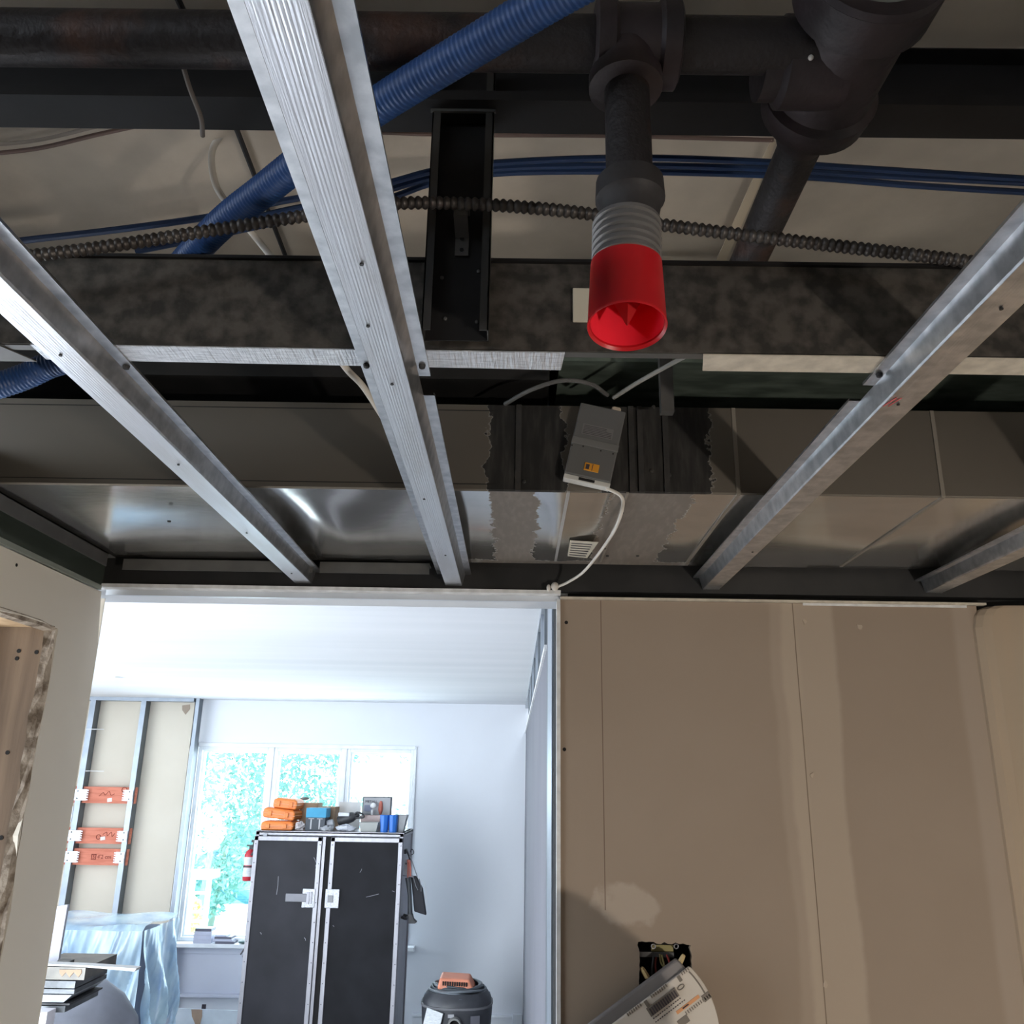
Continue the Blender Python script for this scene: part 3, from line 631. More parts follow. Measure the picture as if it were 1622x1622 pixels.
for i in range(6):
    y = 860+i*3.6; B().prism([PZ(905-i*.7, y, dz0-.0009), PZ(938-i*2, y+2.2, dz0-.0009), PZ(938-i*2, y+3.6, dz0-.0009), PZ(905-i*.7, y+1.3, dz0-.0009)], (0, 0, .0002)).out('label_line', ink_grey, lab)

# sheet metal and a black box added for the unlit void over the duct
tag(bx('sheet_metal_box', (.06, 1.17, 2.602), (1.2, 1.6, 2.75), green_sheet), 'greenish sheet metal box above the duct at right', 'metal box')
tag(bx('dark_void_box', (-1.5, 1.18, 2.575), (.045, 1.6, 2.752), track_black), 'black box put in for the unlit void above the duct at left', 'filler box')
tag(bx('hanger_stud', (.200, 1.12, 2.50), (.218, 1.135, 2.74), track_grey), 'short grey upright stud piece above the duct right of the controller', 'stud')

# controller box on the duct face
cc = PY(942, 706, 1.175); rz_ = Matrix.Rotation(R(12.5), 3, 'Y'); ex = rz_ @ Vector((1, 0, 0)); ez = rz_ @ Vector((0, 0, 1))
t = thing('duct_controller', cc, 'grey plastic controller with orange sticker hanging askew on the duct', 'controller')
W2, H2 = .0335, .0560
def cbox(x0, x1, z0, z1, y0, y1): return B().box((cc.x+x0, y0, cc.z+z0), (cc.x+x1, y1, cc.z+z1), rz_, cc)
cbox(-W2, W2, -H2, H2, 1.160, 1.180).out('housing', box_grey, t, bevel=.002)
cbox(-W2-.0005, W2+.0005, -.009, .002, 1.158, 1.162).out('cover_ridge', box_grey2, t, bevel=.001)
cbox(-W2, W2, -H2-.007, -H2+.0005, 1.163, 1.180).out('base', box_white, t, bevel=.001)
cbox(-.012, .011, -H2-.005, -H2-.001, 1.1620, 1.1635).out('slot', hole_m, t)
lb_ = cbox(-.023, .022, .008, .024, 1.1592, 1.1602).out('label', mat('controller_label', (.17, .165, .165), .6), t)
for i in range(6): cbox(-.021, .020-(.008 if i > 3 else 0), .0092+i*.0024, .0100+i*.0024, 1.1588, 1.1593).out('label_line', ink_grey, lb_)
st = cbox(-.008, .013, -.046, -.034, 1.1585, 1.1602).out('sticker', orange_st, t, bevel=.0006)
cbox(-.006, -.001, -.044, -.0365, 1.158, 1.1586).out('sticker_mark', ink, st); cbox(.003, .004, -.045, -.035, 1.158, 1.1586).out('sticker_mark', ink, st)
for x, z in ((-.032, -.013), (-.016, -.011), (.010, -.012), (.028, -.0125)): p = cc+ex*x+ez*z; B().lathe([(0, .0011), (.0008, .0011)], (p.x, 1.1600, p.z), (0, -1, 0), 8).out('pin_hole', hole_m, t)
cbox(.012, .026, H2-.002, H2+.007, 1.163, 1.178).out('cable_gland', mat('beige_gland', (.55, .45, .36), .5), t, bevel=.003)
p0 = cc+ex*.029-ez*(H2+.006)
pth = [Vector((p0.x, 1.168, p0.z)), PY(986, 790, 1.17), PY(978, 830, 1.20)*1, PZ(955, 868, 2.385), PZ(925, 905, 2.372), PZ(900, 922, 2.362), PZ(884, 929, 2.357)]
t2 = thing('white_cable', p0, 'thin white cable curving from the controller to a round plug near the header', 'cable')
B().tube(spline(pth, 8), .0026, 10).out('cord', white_cable, t2, smooth=True)
pe = pth[-1]; B().ball(pe-Vector((.006, 0, 0)), .0085, 14, 8, (.0075, .006, .0085)).out('plug', white_cable, t2, smooth=True)
B().ball(pe+Vector((-.018, 0, -.003)), .004, 10, 6, (.004, .004, .007)).out('plug_tip', white_cable, t2, smooth=True)
cable('grey_cable', [PY(800, 640, 1.17), PY(840, 618, 1.13), PY(890, 603, 1.12), PY(935, 608, 1.13), PY(962, 626, 1.165)], .0032, mat('dark_grey_cable', (.10, .10, .10), .5), 'dark grey cable arching over the duct to the top of the controller', 'cable')
cable('grey_cable', [PY(972, 630, 1.165), PY(1010, 606, 1.12), PY(1060, 578, 1.06), PY(1090, 562, 1.0)], .0032, mat('pale_grey_cable', (.30, .29, .27), .5), 'pale grey cable rising right from the controller toward the dark stud', 'cable')

# ================================================================== PERIMETER
b = B().box((-.815, 1.636, 2.352), (1.7, 1.66, 2.46)).box((-.795, 1.600, 2.45), (1.7, 1.642, 2.46))
struct(b.out('trim_1', track_black))
struct(bx('trim_2', (-.795, 1.628, 2.345), (.085, 1.652, 2.352), edge_white))
struct(bx('trim_3', (-.795, 1.6505, 2.334), (.085, 1.660, 2.345), mat('galvanised_header_edge', (.74, .78, .84), .4, .4)))
struct(bx('trim_4', (.085, 1.640, 2.3385), (.90, 1.652, 2.3425), lip_cream))
struct(bx('trim_5', (.552, 1.6485, 2.334), (.866, 1.6500, 2.3395), edge_white))
struct(bx('trim_6', (.078, 1.646, 0), (.085, 1.664, 2.338), edge_white))
def tracks():
    for (xa, xb, lab_) in ((-.745, -.385, 'long grey track piece above the opening, left end'), (-.372, -.165, 'grey track piece above the opening between the left and long channels')):
        tag(B().box((xa, 1.596, 2.372), (xb, 1.598, 2.393)).box((xa, 1.598, 2.391), (xb, 1.63, 2.393)).out('track_piece', track_grey), lab_, 'track', 'grey track pieces above the opening')
    tag(B().box((-.765, .70, 2.372), (-.763, 1.570, 2.397)).box((-.785, .70, 2.395), (-.763, 1.60, 2.397)).out('track_piece', track_grey), 'grey track piece running along the top of the left wall', 'track')
tracks()
struct(bx('trim_7', (-.797, -.6, 2.338), (-.790, 1.62, 2.346), mat('green_tinted_bead', (.42, .46, .40), .4, .4)))
struct(bx('trim_8', (-.800, -.6, 2.346), (-.797, 1.64, 2.44), mat('green_reflective_flashing', (.16, .2, .17), .25, .7)))
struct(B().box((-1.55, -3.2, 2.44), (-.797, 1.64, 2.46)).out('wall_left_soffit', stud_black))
for x, y, nm in ((1158, 939, 0), (1182, 937, 1)): tag(B().lathe([(0, .0022), (.002, .0018)], PY(x, y, 1.642), (0, -1, 0), 8).out('screw_tip', mat('white_dot%d' % nm, (.8, .8, .8), .5)), ('left' if nm == 0 else 'right')+' of two white screw tips on the black angle by the right channel', 'screw', 'white screw tips')
for x, y, l in ((897, 986, 'upper'), (894, 1187, 'lower')): tag(B().lathe([(0, .0034), (.0005, .0034)], PY(x, y, 1.6499), (0, -1, 0), 14).out('screw_hole', hole_m), l+' dark screw hole at the left edge of the brown board', 'hole', 'screw holes in the brown board')
# loose torn paper chips on the board
for x, y, l in ((1275, 985, 'torn paper tuft near the top of the taped joint'), (1362, 992, 'torn paper chip in the board right of the taped joint, near the top'), (1286, 1228, 'small lump of compound midway down the taped joint'), (1308, 1560, 'small lump of compound low on the taped joint')):
    p = PY(x, y, 1.6485); bb = B(); random.seed(x)
    bb.prism([p+Vector((random.uniform(.3, 1)*.006*math.cos(a), 0, random.uniform(.3, 1)*.008*math.sin(a))) for a in [i*math.pi/3.5 for i in range(7)]], (0, .0018, 0))
    tag(bb.out('paper_chip', mat('torn_paper_%d' % x, (.52, .42, .33), .9)), l, 'chip')

# left wall: lumber and cavity
struct(bx('wall_left_framing', (-.905, 1.4895, 0), (-.8085, 1.525, 2.30), wood))
struct(bx('wall_left_framing_header', (-.905, .2, 2.243), (-.8085, 1.4895, 2.30), wood_pale))
for (x, y) in ((30, 1031), (58, 1033), (27, 1043), (12, 1192), (2, 1327)):
    p = PY(x, y, 1.4892); tag(B().lathe([(0, .0036), (.0008, .0036)], p, (0, -1, 0), 12).out('drill_hole', hole_m), 'dark drill hole in the pine stud of the left wall', 'hole', 'drill holes in the pine stud')
tag(bx('steel_stud', (-.950, 1.46, 0), (-.905, 1.50, 2.30), stud_shade), 'grey steel stud deep in the cut opening of the left wall', 'stud')
for z in (2.17, 2.185): tag(bx('cross_bar', (-1.3, 1.55, z), (-.95, 1.56, z+.005), stud_shade), 'thin grey bar in the dark cavity of the left wall', 'bar', 'bars in the left wall cavity')
tag(B().lathe([(0, .0028), (.0006, .0028)], PX(26, 895, -.7945), (1, 0, 0), 12).out('screw_hole', hole_m), 'dark screw hole near the top of the left wall', 'hole')

# jamb studs at the right side of the opening and bare studs over the grey board
tag(B().box((.100, 1.70, 0), (.102, 1.79, 2.6)).box((.102, 1.70, 0), (.14, 1.702, 2.6)).box((.102, 1.788, 0), (.14, 1.79, 2.6)).out('steel_stud', stud_shade), 'dark steel stud at the right jamb of the opening', 'stud')
tag(bx('steel_stud', (.099, 2.37, 0), (.135, 2.66, 2.6), stud_blue), 'bright steel stud standing just past the right jamb', 'stud')
tag(bx('steel_stud', (.101, 2.67, 0), (.118, 2.79, 2.6), stud_shade), 'second steel stud past the right jamb, beside the grey board', 'stud')
tag(bx('gap_shade_board', (.103, 1.8, 0), (.110, 2.36, 2.6), hole_m), 'black board put in for the shade of the gap behind the jamb studs', 'board')  # black board stands in for the shade of the open stud gap
for i in range(9):
    y = 3.0+i*.42
    tag(bx('steel_stud', (.10, y, zb-.005), (.135, y+.042, FAR), stud_blue if i % 2 else stud_shade), ['first','second','third','fourth','fifth','sixth','seventh','eighth','ninth'][i]+' bare stud end above the grey board, counted from the jamb', 'stud', 'bare stud ends above the grey board')
struct(bx('trim_9', (.096, 2.9, zb-.012), (.106, 8.0, zb+.006), edge_white))
struct(bx('trim_10', (.098, 2.7, FAR-.03), (.14, 8.0, FAR), mat('steel_top_track', (.45, .48, .52), .4, .5)))

# ================================================================== ELECTRICAL BOX AND THERMOSTAT
t = thing('electrical_box', (.264, 1.69, 1.66), 'open dark junction box recessed in the brown board', 'junction box')
b = B(); b.box((.215, 1.72, 1.655), (.313, 1.722, 1.745)).box((.213, 1.664, 1.655), (.215, 1.722, 1.745)).box((.313, 1.664, 1.655), (.315, 1.722, 1.745)).box((.213, 1.664, 1.745), (.315, 1.722, 1.747)).box((.213, 1.664, 1.653), (.315, 1.722, 1.655))
b.out('box_shell', hole_m, t)
p = PY(1050, 1503, 1.668); bx('bracket', (p.x-.020, 1.668, p.z-.004), (p.x+.018, 1.672, p.z+.006), olive, t)
p = PY(1030, 1510, 1.662); bx('bracket', (.222, 1.664, PY(1030, 1516, 1.664).z), (.282, 1.667, PY(1030, 1508, 1.664).z), mat('dark_grey_bracket', (.06, .06, .065), .5), t)
for x, y in ((1035, 1499), (1071, 1499)):
    p = PY(x, y, 1.661); B().tube([p+Vector((.0036*math.cos(a), 0, .0036*math.sin(a))) for a in [i*math.pi/6 for i in range(13)]], .0010, 8).out('screw_lug', chrome, t)
def wirenut(px, py, ang, lab):
    p = PY(px, py, 1.655); d = Vector((math.sin(R(ang)), -.15, math.cos(R(ang)))).normalized()
    o = B(); n = 12; rings = []
    for k, (tt, rr) in enumerate([(-.009, .0032), (-.008, .0046), (.004, .0042), (.009, .0034), (.0105, .0022)]):
        rg = o.ring(p+d*tt, d, 1, n); rings.append([p+d*tt+(q-(p+d*tt))*(rr*(1.1 if i % 2 else .95)) for i, q in enumerate(rg)])
    o.loft(rings); tag(o.out('wire_connector', nut_m), lab, 'wire connector', 'yellow wire connectors in the junction box')
wirenut(1021, 1541, -32, 'left tan wire connector in the junction box'); wirenut(1079, 1521, 28, 'right tan wire connector in the junction box')
W = [((1040, 1512), (1038, 1530), (1042, 1552), (1050, 1562), wire_red), ((1058, 1512), (1060, 1530), (1053, 1548), (1040, 1560), wire_red), ((1045, 1511), (1047, 1525), (1052, 1530), (1048, 1512), wire_y), ((1052, 1555), (1060, 1545), (1062, 1530), (1056, 1512), wire_red), ((1030, 1550), (1040, 1562), (1050, 1572), (1060, 1580), wire_red), ((1035, 1515), (1033, 1535), (1034, 1552), (1045, 1565), black_m)]
for i, q in enumerate(W):
    tag(B().tube(spline([PY(x, y, 1.668-.002*i) for x, y in q[:4]], 6), .0016, 8).out('electrical_wire', q[4], smooth=True), ('red', 'red', 'yellow', 'red', 'red', 'black')[i]+' insulated wire curled in the junction box', 'wire', 'wires in the junction box')
t = thing('thermostat_base', PY(1060, 1622, 1.60), 'round off-white thermostat base hanging off the wall below the open box', 'thermostat')
tc_ = PY(1012, 1638, 1.60); rt = Matrix.Rotation(R(-34), 3, 'Y')   # tilted plate
ux, uz = rt @ Vector((1, 0, 0)), rt @ Vector((0, 0, 1))
def tl(x, z, y): return Vector((tc_.x, y, tc_.z))+ux*x+uz*z
def outline(rad, top, y, n=40):
    pts_ = []
    for i in range(n):
        a = 2*math.pi*i/n; x, z = rad*math.cos(a), rad*math.sin(a); z = min(z, top); pts_.append(tl(x, z, y))
    return pts_
B().prism([p_+ux*-.010+uz*.016 for p_ in outline(.1330, .0360, 1.628, 90)], (0, -.016, 0)).out('back_ring', therm_g, t, bevel=.004)
B().prism(outline(.1330, .0335, 1.612, 90), (0, -.008, 0)).out('mounting_plate', therm_w, t, bevel=.0015)
def tb(x0, x1, z0, z1, m, nm='slot', y0=1.6032, y1=1.6042, par=None, bv=0):
    x0, x1 = (x0+.014)*1.2+.060, (x1+.014)*1.2+.060; dz_ = .0365 if z0 > .05 else .017; z0 -= dz_; z1 -= dz_
    return B().prism([tl(x0, z0, y1), tl(x1, z0, y1), tl(x1, z1, y1), tl(x0, z1, y1)], (0, y0-y1, 0)).out(nm, m, par or t, bevel=bv)
for i in range(7): tb(-.064+i*.0036, -.0625+i*.0036, .066, .071, therm_d, 'vent_notch')
for i in range(8): tb(-.024+i*.0036, -.0225+i*.0036, .066, .071, therm_d, 'vent_notch')
for i in range(4): tb(.028+i*.0036, .0295+i*.0036, .066, .071, therm_d, 'vent_notch')
tb(-.036, -.031, .060, .0695, therm_d, 'clip'); tb(.020, .025, .060, .0695, therm_d, 'clip')
blk = tb(-.038, .010, .026, .0395, therm_d, 'terminal_block', 1.6000, 1.6042)
for i in range(12): tb(-.035+i*.0037, -.0330+i*.0037, .0265, .0375, ink, 'terminal_slot', 1.5994, 1.6002, blk)
for i in range(13): tb(-.037+i*.0037, -.0350+i*.0037, .0205, .0218, ink, 'printed_mark'); 
for i in range(14): tb(-.037+i*.0037, -.0350+i*.0037, .0145, .0158, ink, 'printed_mark')
tb(-.006, .032, .0045, .0095, orange_lab, 'orange_label'); tb(.004, .014, .0062, .0078, ink, 'printed_mark', 1.6024, 1.6033)
for i in range(12): tb(.004+i*.0036, .0055+i*.0036, -.004, .001, therm_d, 'vent_notch')
tb(-.012, .004, -.014, -.003, therm_d, 'clip'); tb(.034, .046, -.006, .005, therm_d, 'clip', bv=.0006)
B().tube([tl(.098+.006*math.cos(a), .017+.003*math.sin(a), 1.6033) for a in [i*math.pi/8 for i in range(17)]], .0009, 6).out('slot', therm_d, t)
B().tube([tl(.126*math.cos(a), .126*math.sin(a), 1.6042) for a in [R(-6+1.9*i) for i in range(11)]], .0014, 6).out('rim_groove', therm_d, t)

# unseen board added below the frame, cut to shade the brown board's lower left
Lp = Vector((1.35, -.9, 1.20)); k_ = (1.1+.9)/(1.65+.9)
out_ = [Lp+(Vector((x, 1.65, z))-Lp)*k_ for x, z in [(.02, PY(885, 1409, 1.65).z)]+[(PY(*q, 1.65).x, PY(*q, 1.65).z) for q in ((893, 1409), (912, 1415), (940, 1431), (970, 1456), (1012, 1490))]+[(.236, 1.70), (.24, 1.66)]]
out_ += [Vector((out_[-1].x, 1.1, 0)), Vector((out_[0].x, 1.1, 0))]
tag(B().prism(out_, (0, .012, 0)).out('shadow_board', wood_pale), 'unseen board added below the frame to shade the brown board', 'board')

# ================================================================== FAR ROOM, LEFT: OPEN STUD WALL
struct(bx('wall_back_open_board', (-5.1, 7.97, 0), (-2.88, 7.98, FAR), board_cream))
def stud7(px_top, py_top, px_b, py_b, wd, lab, m1=stud_blue, z0=0):
    a = PY(px_top, py_top, 7.86)
    t = thing('steel_stud', (a.x, 7.88, z0), lab, 'stud')
    bx('flange', (a.x-wd, 7.86, z0), (a.x, 7.863, FAR), m1, t)
    bx('web', (a.x-.002, 7.863, z0), (a.x, 7.955, FAR), stud_shade, t)
    bx('back_flange', (a.x-wd, 7.955, z0), (a.x, 7.957, FAR), stud_shade, t)
    return a
s1 = stud7(152, 1110, 0, 0, .048, 'left steel stud of the open wall, carrying the red boards')
s2 = stud7(232, 1110, 0, 0, .044, 'second steel stud of the open wall, right end of the red boards')
s3 = stud7(316, 1110, 0, 0, .030, 'bright narrow steel stud in the corner left of the window')
tag(bx('top_track', (-5.0, 7.855, FAR-.03), (-2.85, 7.96, FAR), stud_blue), 'steel track along the top of the open stud wall', 'track')
def redboard(y0, y1, lab, kind):
    xl, xr = s1.x-.10, s2.x-.03; zt_, zb_ = PY(150, y0, 7.90).z, PY(150, y1, 7.90).z
    t = thing('red_board', ((xl+xr)/2, 7.90, zb_), lab, 'board', 'red boards between the steel studs')
    bd = bx('board', (xl-.03, 7.885, zb_), (xr+.04, 7.915, zt_), red_board, t)
    h = zt_-zb_
    for x, w_ in ((s1.x-.02, .075), (s2.x-.022, .055)):
        zc = (zt_+zb_)/2; pl = B().box((x-w_, 7.852, zc-h*.34), (x+w_*(.9 if w_ > .06 else .35), 7.856, zc+h*.34))
        for k in range(5):
            zz = zc-h*.32+k*h*.14; pl.box((x-w_-.014, 7.852, zz), (x-w_, 7.856, zz+h*.07))
            if w_ > .06: pl.box((x+w_*.9, 7.852, zz), (x+w_*.9+.014, 7.856, zz+h*.07))
        p_ = pl.out('nail_plate', plate_m, t)
        for k in (-1, 1): B().lathe([(0, .006), (.002, .006)], (x-.01, 7.851, zc+k*h*.22), (0, -1, 0), 8).out('screw', ink_grey, p_)
    xm = (s1.x+s2.x)/2; zc = (zt_+zb_)/2; Y = 7.884
    def loop(cx, cz, r): return B().tube([Vector((cx+r*math.cos(a), Y, cz+r*math.sin(a))) for a in [i*math.pi/7 for i in range(15)]], .003, 6).out('scribble', red_ink, t)
    if kind == 0:
        loop(xm+.13, zc+.045, .022); bx('sticker', (xm-.005, 7.882, zc-.055), (xm+.035, 7.884, zc-.025), paper_w, t, rot=Matrix.Rotation(R(-8), 3, 'Y'))
        B().tube(spline([Vector((xm+x, Y, zc+z)) for x, z in ((-.08, -.01), (-.05, .02), (-.03, 0), (0, .03), (.02, 0), (.05, .01))], 5), .0022, 6).out('scribble', red_ink, t)
    elif kind == 1:
        loop(xm-.035, zc-.01, .018); bx('sticker', (xm-.015, 7.881, zc-.035), (xm+.025, 7.883, zc-.007), paper_w, t, rot=Matrix.Rotation(R(-10), 3, 'Y'))
        B().tube(spline([Vector((xm+x, Y, zc+z)) for x, z in ((.0, .01), (.03, .03), (.04, 0), (.07, .03), (.08, -.005), (.10, .02))], 5), .0022, 6).out('scribble', red_ink, t)
    else:
        b_ = B()
        for q in ((-.06, -.045, -.025, .025), ): pass
        b_.box((xm-.07, 7.882, zc-.022), (xm-.03, 7.884, zc-.017)).box((xm-.07, 7.882, zc+.017), (xm-.03, 7.884, zc+.022)).box((xm-.07, 7.882, zc-.022), (xm-.065, 7.884, zc+.022)).box((xm-.035, 7.882, zc-.022), (xm-.03, 7.884, zc+.022)); b_.out('stamp_frame', red_ink, t)
        text('lettering', '5', (xm-.05, 7.883, zc), .04, red_ink, t); text('lettering', "4'2 cm", (xm+.04, 7.883, zc), .045, red_ink, t)
redboard(1246, 1272, 'uppermost red board between the studs, white sticker low on it', 0)
redboard(1311, 1336, 'middle red board between the studs, with a ringed mark and sticker', 1)
redboard(1344, 1370, 'lowest red board between the studs, with a boxed stamp and writing', 2)
p = PY(295, 1123, 7.969); tag(B().prism([p+Vector(q) for q in ((-.04, 0, .03), (.03, 0, .04), (.035, 0, 0), (0, 0, -.05), (-.035, 0, -.01))], (0, -.002, 0)).out('torn_patch', mat('torn_brown_paper', (.40, .32, .25), .9)), 'small torn brown patch in the top corner of the cream board', 'patch')
p = PY(137, 1300, 7.86)
tag(B().box((s1.x-.115, 7.852, PY(118, 1302, 7.86).z), (s1.x-.05, 7.858, PY(118, 1277, 7.86).z)).out('steel_plate', plate_m), 'small bright steel plate left of the stud between red boards', 'plate')
for y in (1156, 1222): p = PY(150, y, 7.9); tag(bx('thin_strip', (p.x-.06, 7.856, p.z), (p.x+.10, 7.8605, p.z+.006), paper_w), ('upper' if y < 1200 else 'lower')+' thin white strip across the left steel stud', 'strip')

# ================================================================== FLIGHT-CASE CABINET
YC = 6.5
def cx_(x, y=1400): return PY(x, y, YC).x
zt_c = 1.648; xl, xr = -1.808, -.765
t = thing('tool_cabinet', ((xl+xr)/2, YC+.25, 0), 'tall black road-case cabinet with aluminium edges before the window', 'cabinet')
bx('body', (xl+.01, YC+.03, .12), (xr-.01, YC+.56, zt_c-.012), mat('case_side_grey', (.34, .35, .39), .5, .2), t)
b = B()
for x in (xl, xr-.03): 
    for y in (YC+.0, YC+.56): b.box((x, y, .12), (x+.03, y+.03, zt_c))
for z in (.12, zt_c-.03):
    b.box((xl, YC, z), (xr, YC+.03, z+.03)); b.box((xl, YC+.56, z), (xr, YC+.59, z+.03))
    for x in (xl, xr-.03): b.box((x, YC, z), (x+.03, YC+.59, z+.03))
b.out('edge_frame', alu, t, bevel=.004)
bx('top_panel', (xl, YC, zt_c-.012), (xr, YC+.59, zt_c), alu, t)
zd0, zd1 = .15, zt_c-.034
def door(x0, x1, lab):
    d = B(); f_ = .030
    d.box((x0, YC-.028, zd0), (x0+f_, YC-.002, zd1)); d.box((x1-f_, YC-.028, zd0), (x1, YC-.002, zd1)); d.box((x0, YC-.028, zd0), (x1, YC-.002, zd0+f_)); d.box((x0, YC-.028, zd1-f_), (x1, YC-.002, zd1))
    o = d.out('door', alu, t, bevel=.003); o['label'] = lab
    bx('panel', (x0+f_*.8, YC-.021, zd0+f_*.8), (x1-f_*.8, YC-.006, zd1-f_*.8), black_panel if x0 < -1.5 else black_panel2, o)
    for k in range(12):
        z = zd0+.05+k*(zd1-zd0-.1)/11
        for x in (x0+.012, x1-.012): B().lathe([(0, .004), (.0015, .003)], (x, YC-.028, z), (0, -1, 0), 6).out('rivet', ink_grey, o)
    return o
xm0, xm1 = PY(512, 1325, YC).x, PY(526, 1325, YC).x
dl = door(xl+.002, xm0, 'left door, black laminate'); dr = door(xm1, xr-.002, 'right door, same black darkened in colour for less light')
bx('centre_post', (xm0+.002, YC-.012, zd0), (xm0+.022, YC+.03, zd1), alu, t); bx('gap_liner', (xm0+.022, YC-.004, zd0), (xm1, YC+.03, zd1), hole_m, t)
za, zb2 = PY(500, 1437, YC).z, PY(500, 1407, YC).z
lt = B().box((cx_(482), YC-.033, za), (cx_(502), YC-.027, zb2)).out('latch_plate', chrome, dl, bevel=.004)
bx('latch_arm', (cx_(456), YC-.037, PY(500, 1428, YC).z), (cx_(489), YC-.024, PY(500, 1415, YC).z), mat('worn_latch_arm', (.20, .20, .22), .5, .5), dl, bevel=.003)
bx('latch_bolt', (cx_(489), YC-.040, PY(500, 1431, YC).z), (cx_(493), YC-.032, PY(500, 1412, YC).z), alu, dl); bx('latch_bolt', (cx_(495), YC-.040, PY(500, 1431, YC).z), (cx_(497), YC-.032, PY(500, 1412, YC).z), alu, dl)
B().box((cx_(518), YC-.033, za), (cx_(540), YC-.027, zb2)).out('keeper_plate', chrome, dr, bevel=.006)
bx('keeper_socket', (cx_(522), YC-.037, PY(500, 1428, YC).z), (cx_(531), YC-.030, PY(500, 1417, YC).z), mat('keeper_dark', (.22, .22, .23), .5, .5), dr, bevel=.002)
bx('door_sticker', (cx_(411), YC-.024, PY(412, 1329, YC).z), (cx_(417), YC-.020, PY(412, 1320, YC).z), mat('sticker_grey', (.40, .41, .45), .6), dl)
scr = mat('pale_scratch', (.42, .42, .46), .7)
for x0_, y0_, x1_, y1_, d_ in ((441, 1388, 438, 1417, dl), (497, 1358, 500, 1366, dl), (500, 1370, 500, 1378, dl), (573, 1376, 570, 1382, dr), (621, 1411, 625, 1413, dr), (412, 1477, 414, 1480, dl), (482, 1485, 484, 1490, dl), (527, 1466, 529, 1468, dr), (580, 1421, 600, 1416, dr)):
    a, c = PY(x0_, y0_, YC-.021), PY(x1_, y1_, YC-.021); B().tube([a, (a+c)/2+Vector((.003, 0, 0)), c], .0018 if d_ is dl else .0012, 5).out('scuff', scr, d_)
for x in (xl+.1, xr-.1):
    for y in (YC+.1, YC+.48):
        cs = B().lathe([(-.02, .05), (.02, .05)], (x, y, .05), (1, 0, 0), 16).box((x-.03, y-.03, .05), (x+.03, y+.03, .12)).out('caster', black_m, t)
# handle on the cabinet's right side
p = PY(648, 1452, 6.62); B().tube(spline([Vector((xr, 6.6, p.z)), Vector((xr+.03, 6.6, p.z-.01)), Vector((xr+.03, 6.7, p.z-.01)), Vector((xr, 6.7, p.z))], 5), .010, 8).out('side_handle', black_m, t)

# things on top of the cabinet
def ct(x, y, Y=6.62): return PY(x, y, Y)
zt = zt_c
def case(name, x0, x1, y0, z0, h, lab, tilt=0, hinge=False):
    t = thing(name, ((x0+x1)/2, y0+.12, z0), lab, 'case', 'orange tool cases on the cabinet')
    rt_ = Matrix.Rotation(R(tilt), 3, 'Y'); pv = Vector((x1, y0, z0))
    b_ = B(); s_ = .022
    rg = []
    for z, k in ((0, .5), (h*.12, 0), (h*.8, 0), (h, 1)):
        rg.append([(x0+s_*k, y0+s_*k*.5, z0+z), (x1-s_*k, y0+s_*k*.5, z0+z), (x1-s_*k, y0+.24-s_*k, z0+z), (x0+s_*k, y0+.24-s_*k, z0+z)])
    b_.loft(rg).rot(rt_, pv); sh = b_.out('shell', orange_m, t, bevel=.008)
    B().box((x0-.004, y0-.006, z0+h*.42), (x1+.004, y0+.246, z0+h*.50)).rot(rt_, pv).out('rim', mat('pale_orange_rim', (.85, .40, .20), .5), t, bevel=.003)
    for xx in (x0+(x1-x0)*.22, x0+(x1-x0)*.75): B().box((xx-.014, y0-.010, z0+h*.22), (xx+.014, y0, z0+h*.72)).rot(rt_, pv).out('latch', orange_m, t, bevel=.003)
    return t
YT = 6.56
xa = PY(411, 1305, YT).x; xb = PY(464, 1305, YT).x
case('tool_case', xa+.01, xb, YT, zt, .062, 'bottom orange case, half open, at the cabinet left edge', 0)
case('tool_case', xa+.010, xb, YT+.01, zt+.064, .070, 'tilted orange lid-up case lying on the bottom one', 6)
case('tool_case', PY(430, 1275, YT).x, PY(468, 1275, YT).x, YT+.03, zt+.137, .070, 'small orange case on top of the orange pile', 5)
def carton(x0, x1, y0, y1, z0, z1, m, lab, name='carton', cat='box'): return tag(bx(name, (x0, y0, z0), (x1, y1, z1), m, bevel=.002), lab, cat)
carton(PY(477, 1290, 6.85).x, PY(505, 1290, 6.85).x, 6.80, 6.95, zt, PY(490, 1272, 6.80).z, cardboard, 'left brown cardboard box at the back of the cabinet top')
carton(PY(506, 1290, 6.75).x, PY(531, 1290, 6.75).x, 6.74, 6.90, zt, PY(520, 1278, 6.75).z, cardboard, 'right brown cardboard box behind the teal carton')
X0, X1 = PY(484, 1300, YT).x, PY(515, 1300, YT).x; zm = PY(500, 1295, YT).z; zt2 = PY(500, 1280, YT).z
tag(bx('charcoal_carton', (X0, YT, zt), (X1, YT+.15, zm), charcoal, bevel=.002), 'charcoal printed carton under the teal one', 'box')
for x_, z_ in ((X0+.04, .008), (X0+.10, .008)):
    tag(B().box((x_-.005, YT-.0015, zt+.012), (x_+.005, YT, zm-.012)).box((x_-.02, YT-.0015, zm-.010), (x_+.02, YT, zm-.006)).out('carton_print', mat('carton_print_white', (.5, .5, .52), .7)), 'pale tool picture printed on the charcoal carton', 'print', 'pale prints on the charcoal carton')
tag(bx('teal_carton', (X0, YT, zm), (X1+.004, YT+.15, zt2), teal_m, bevel=.002), 'teal carton stacked on the charcoal carton', 'box')
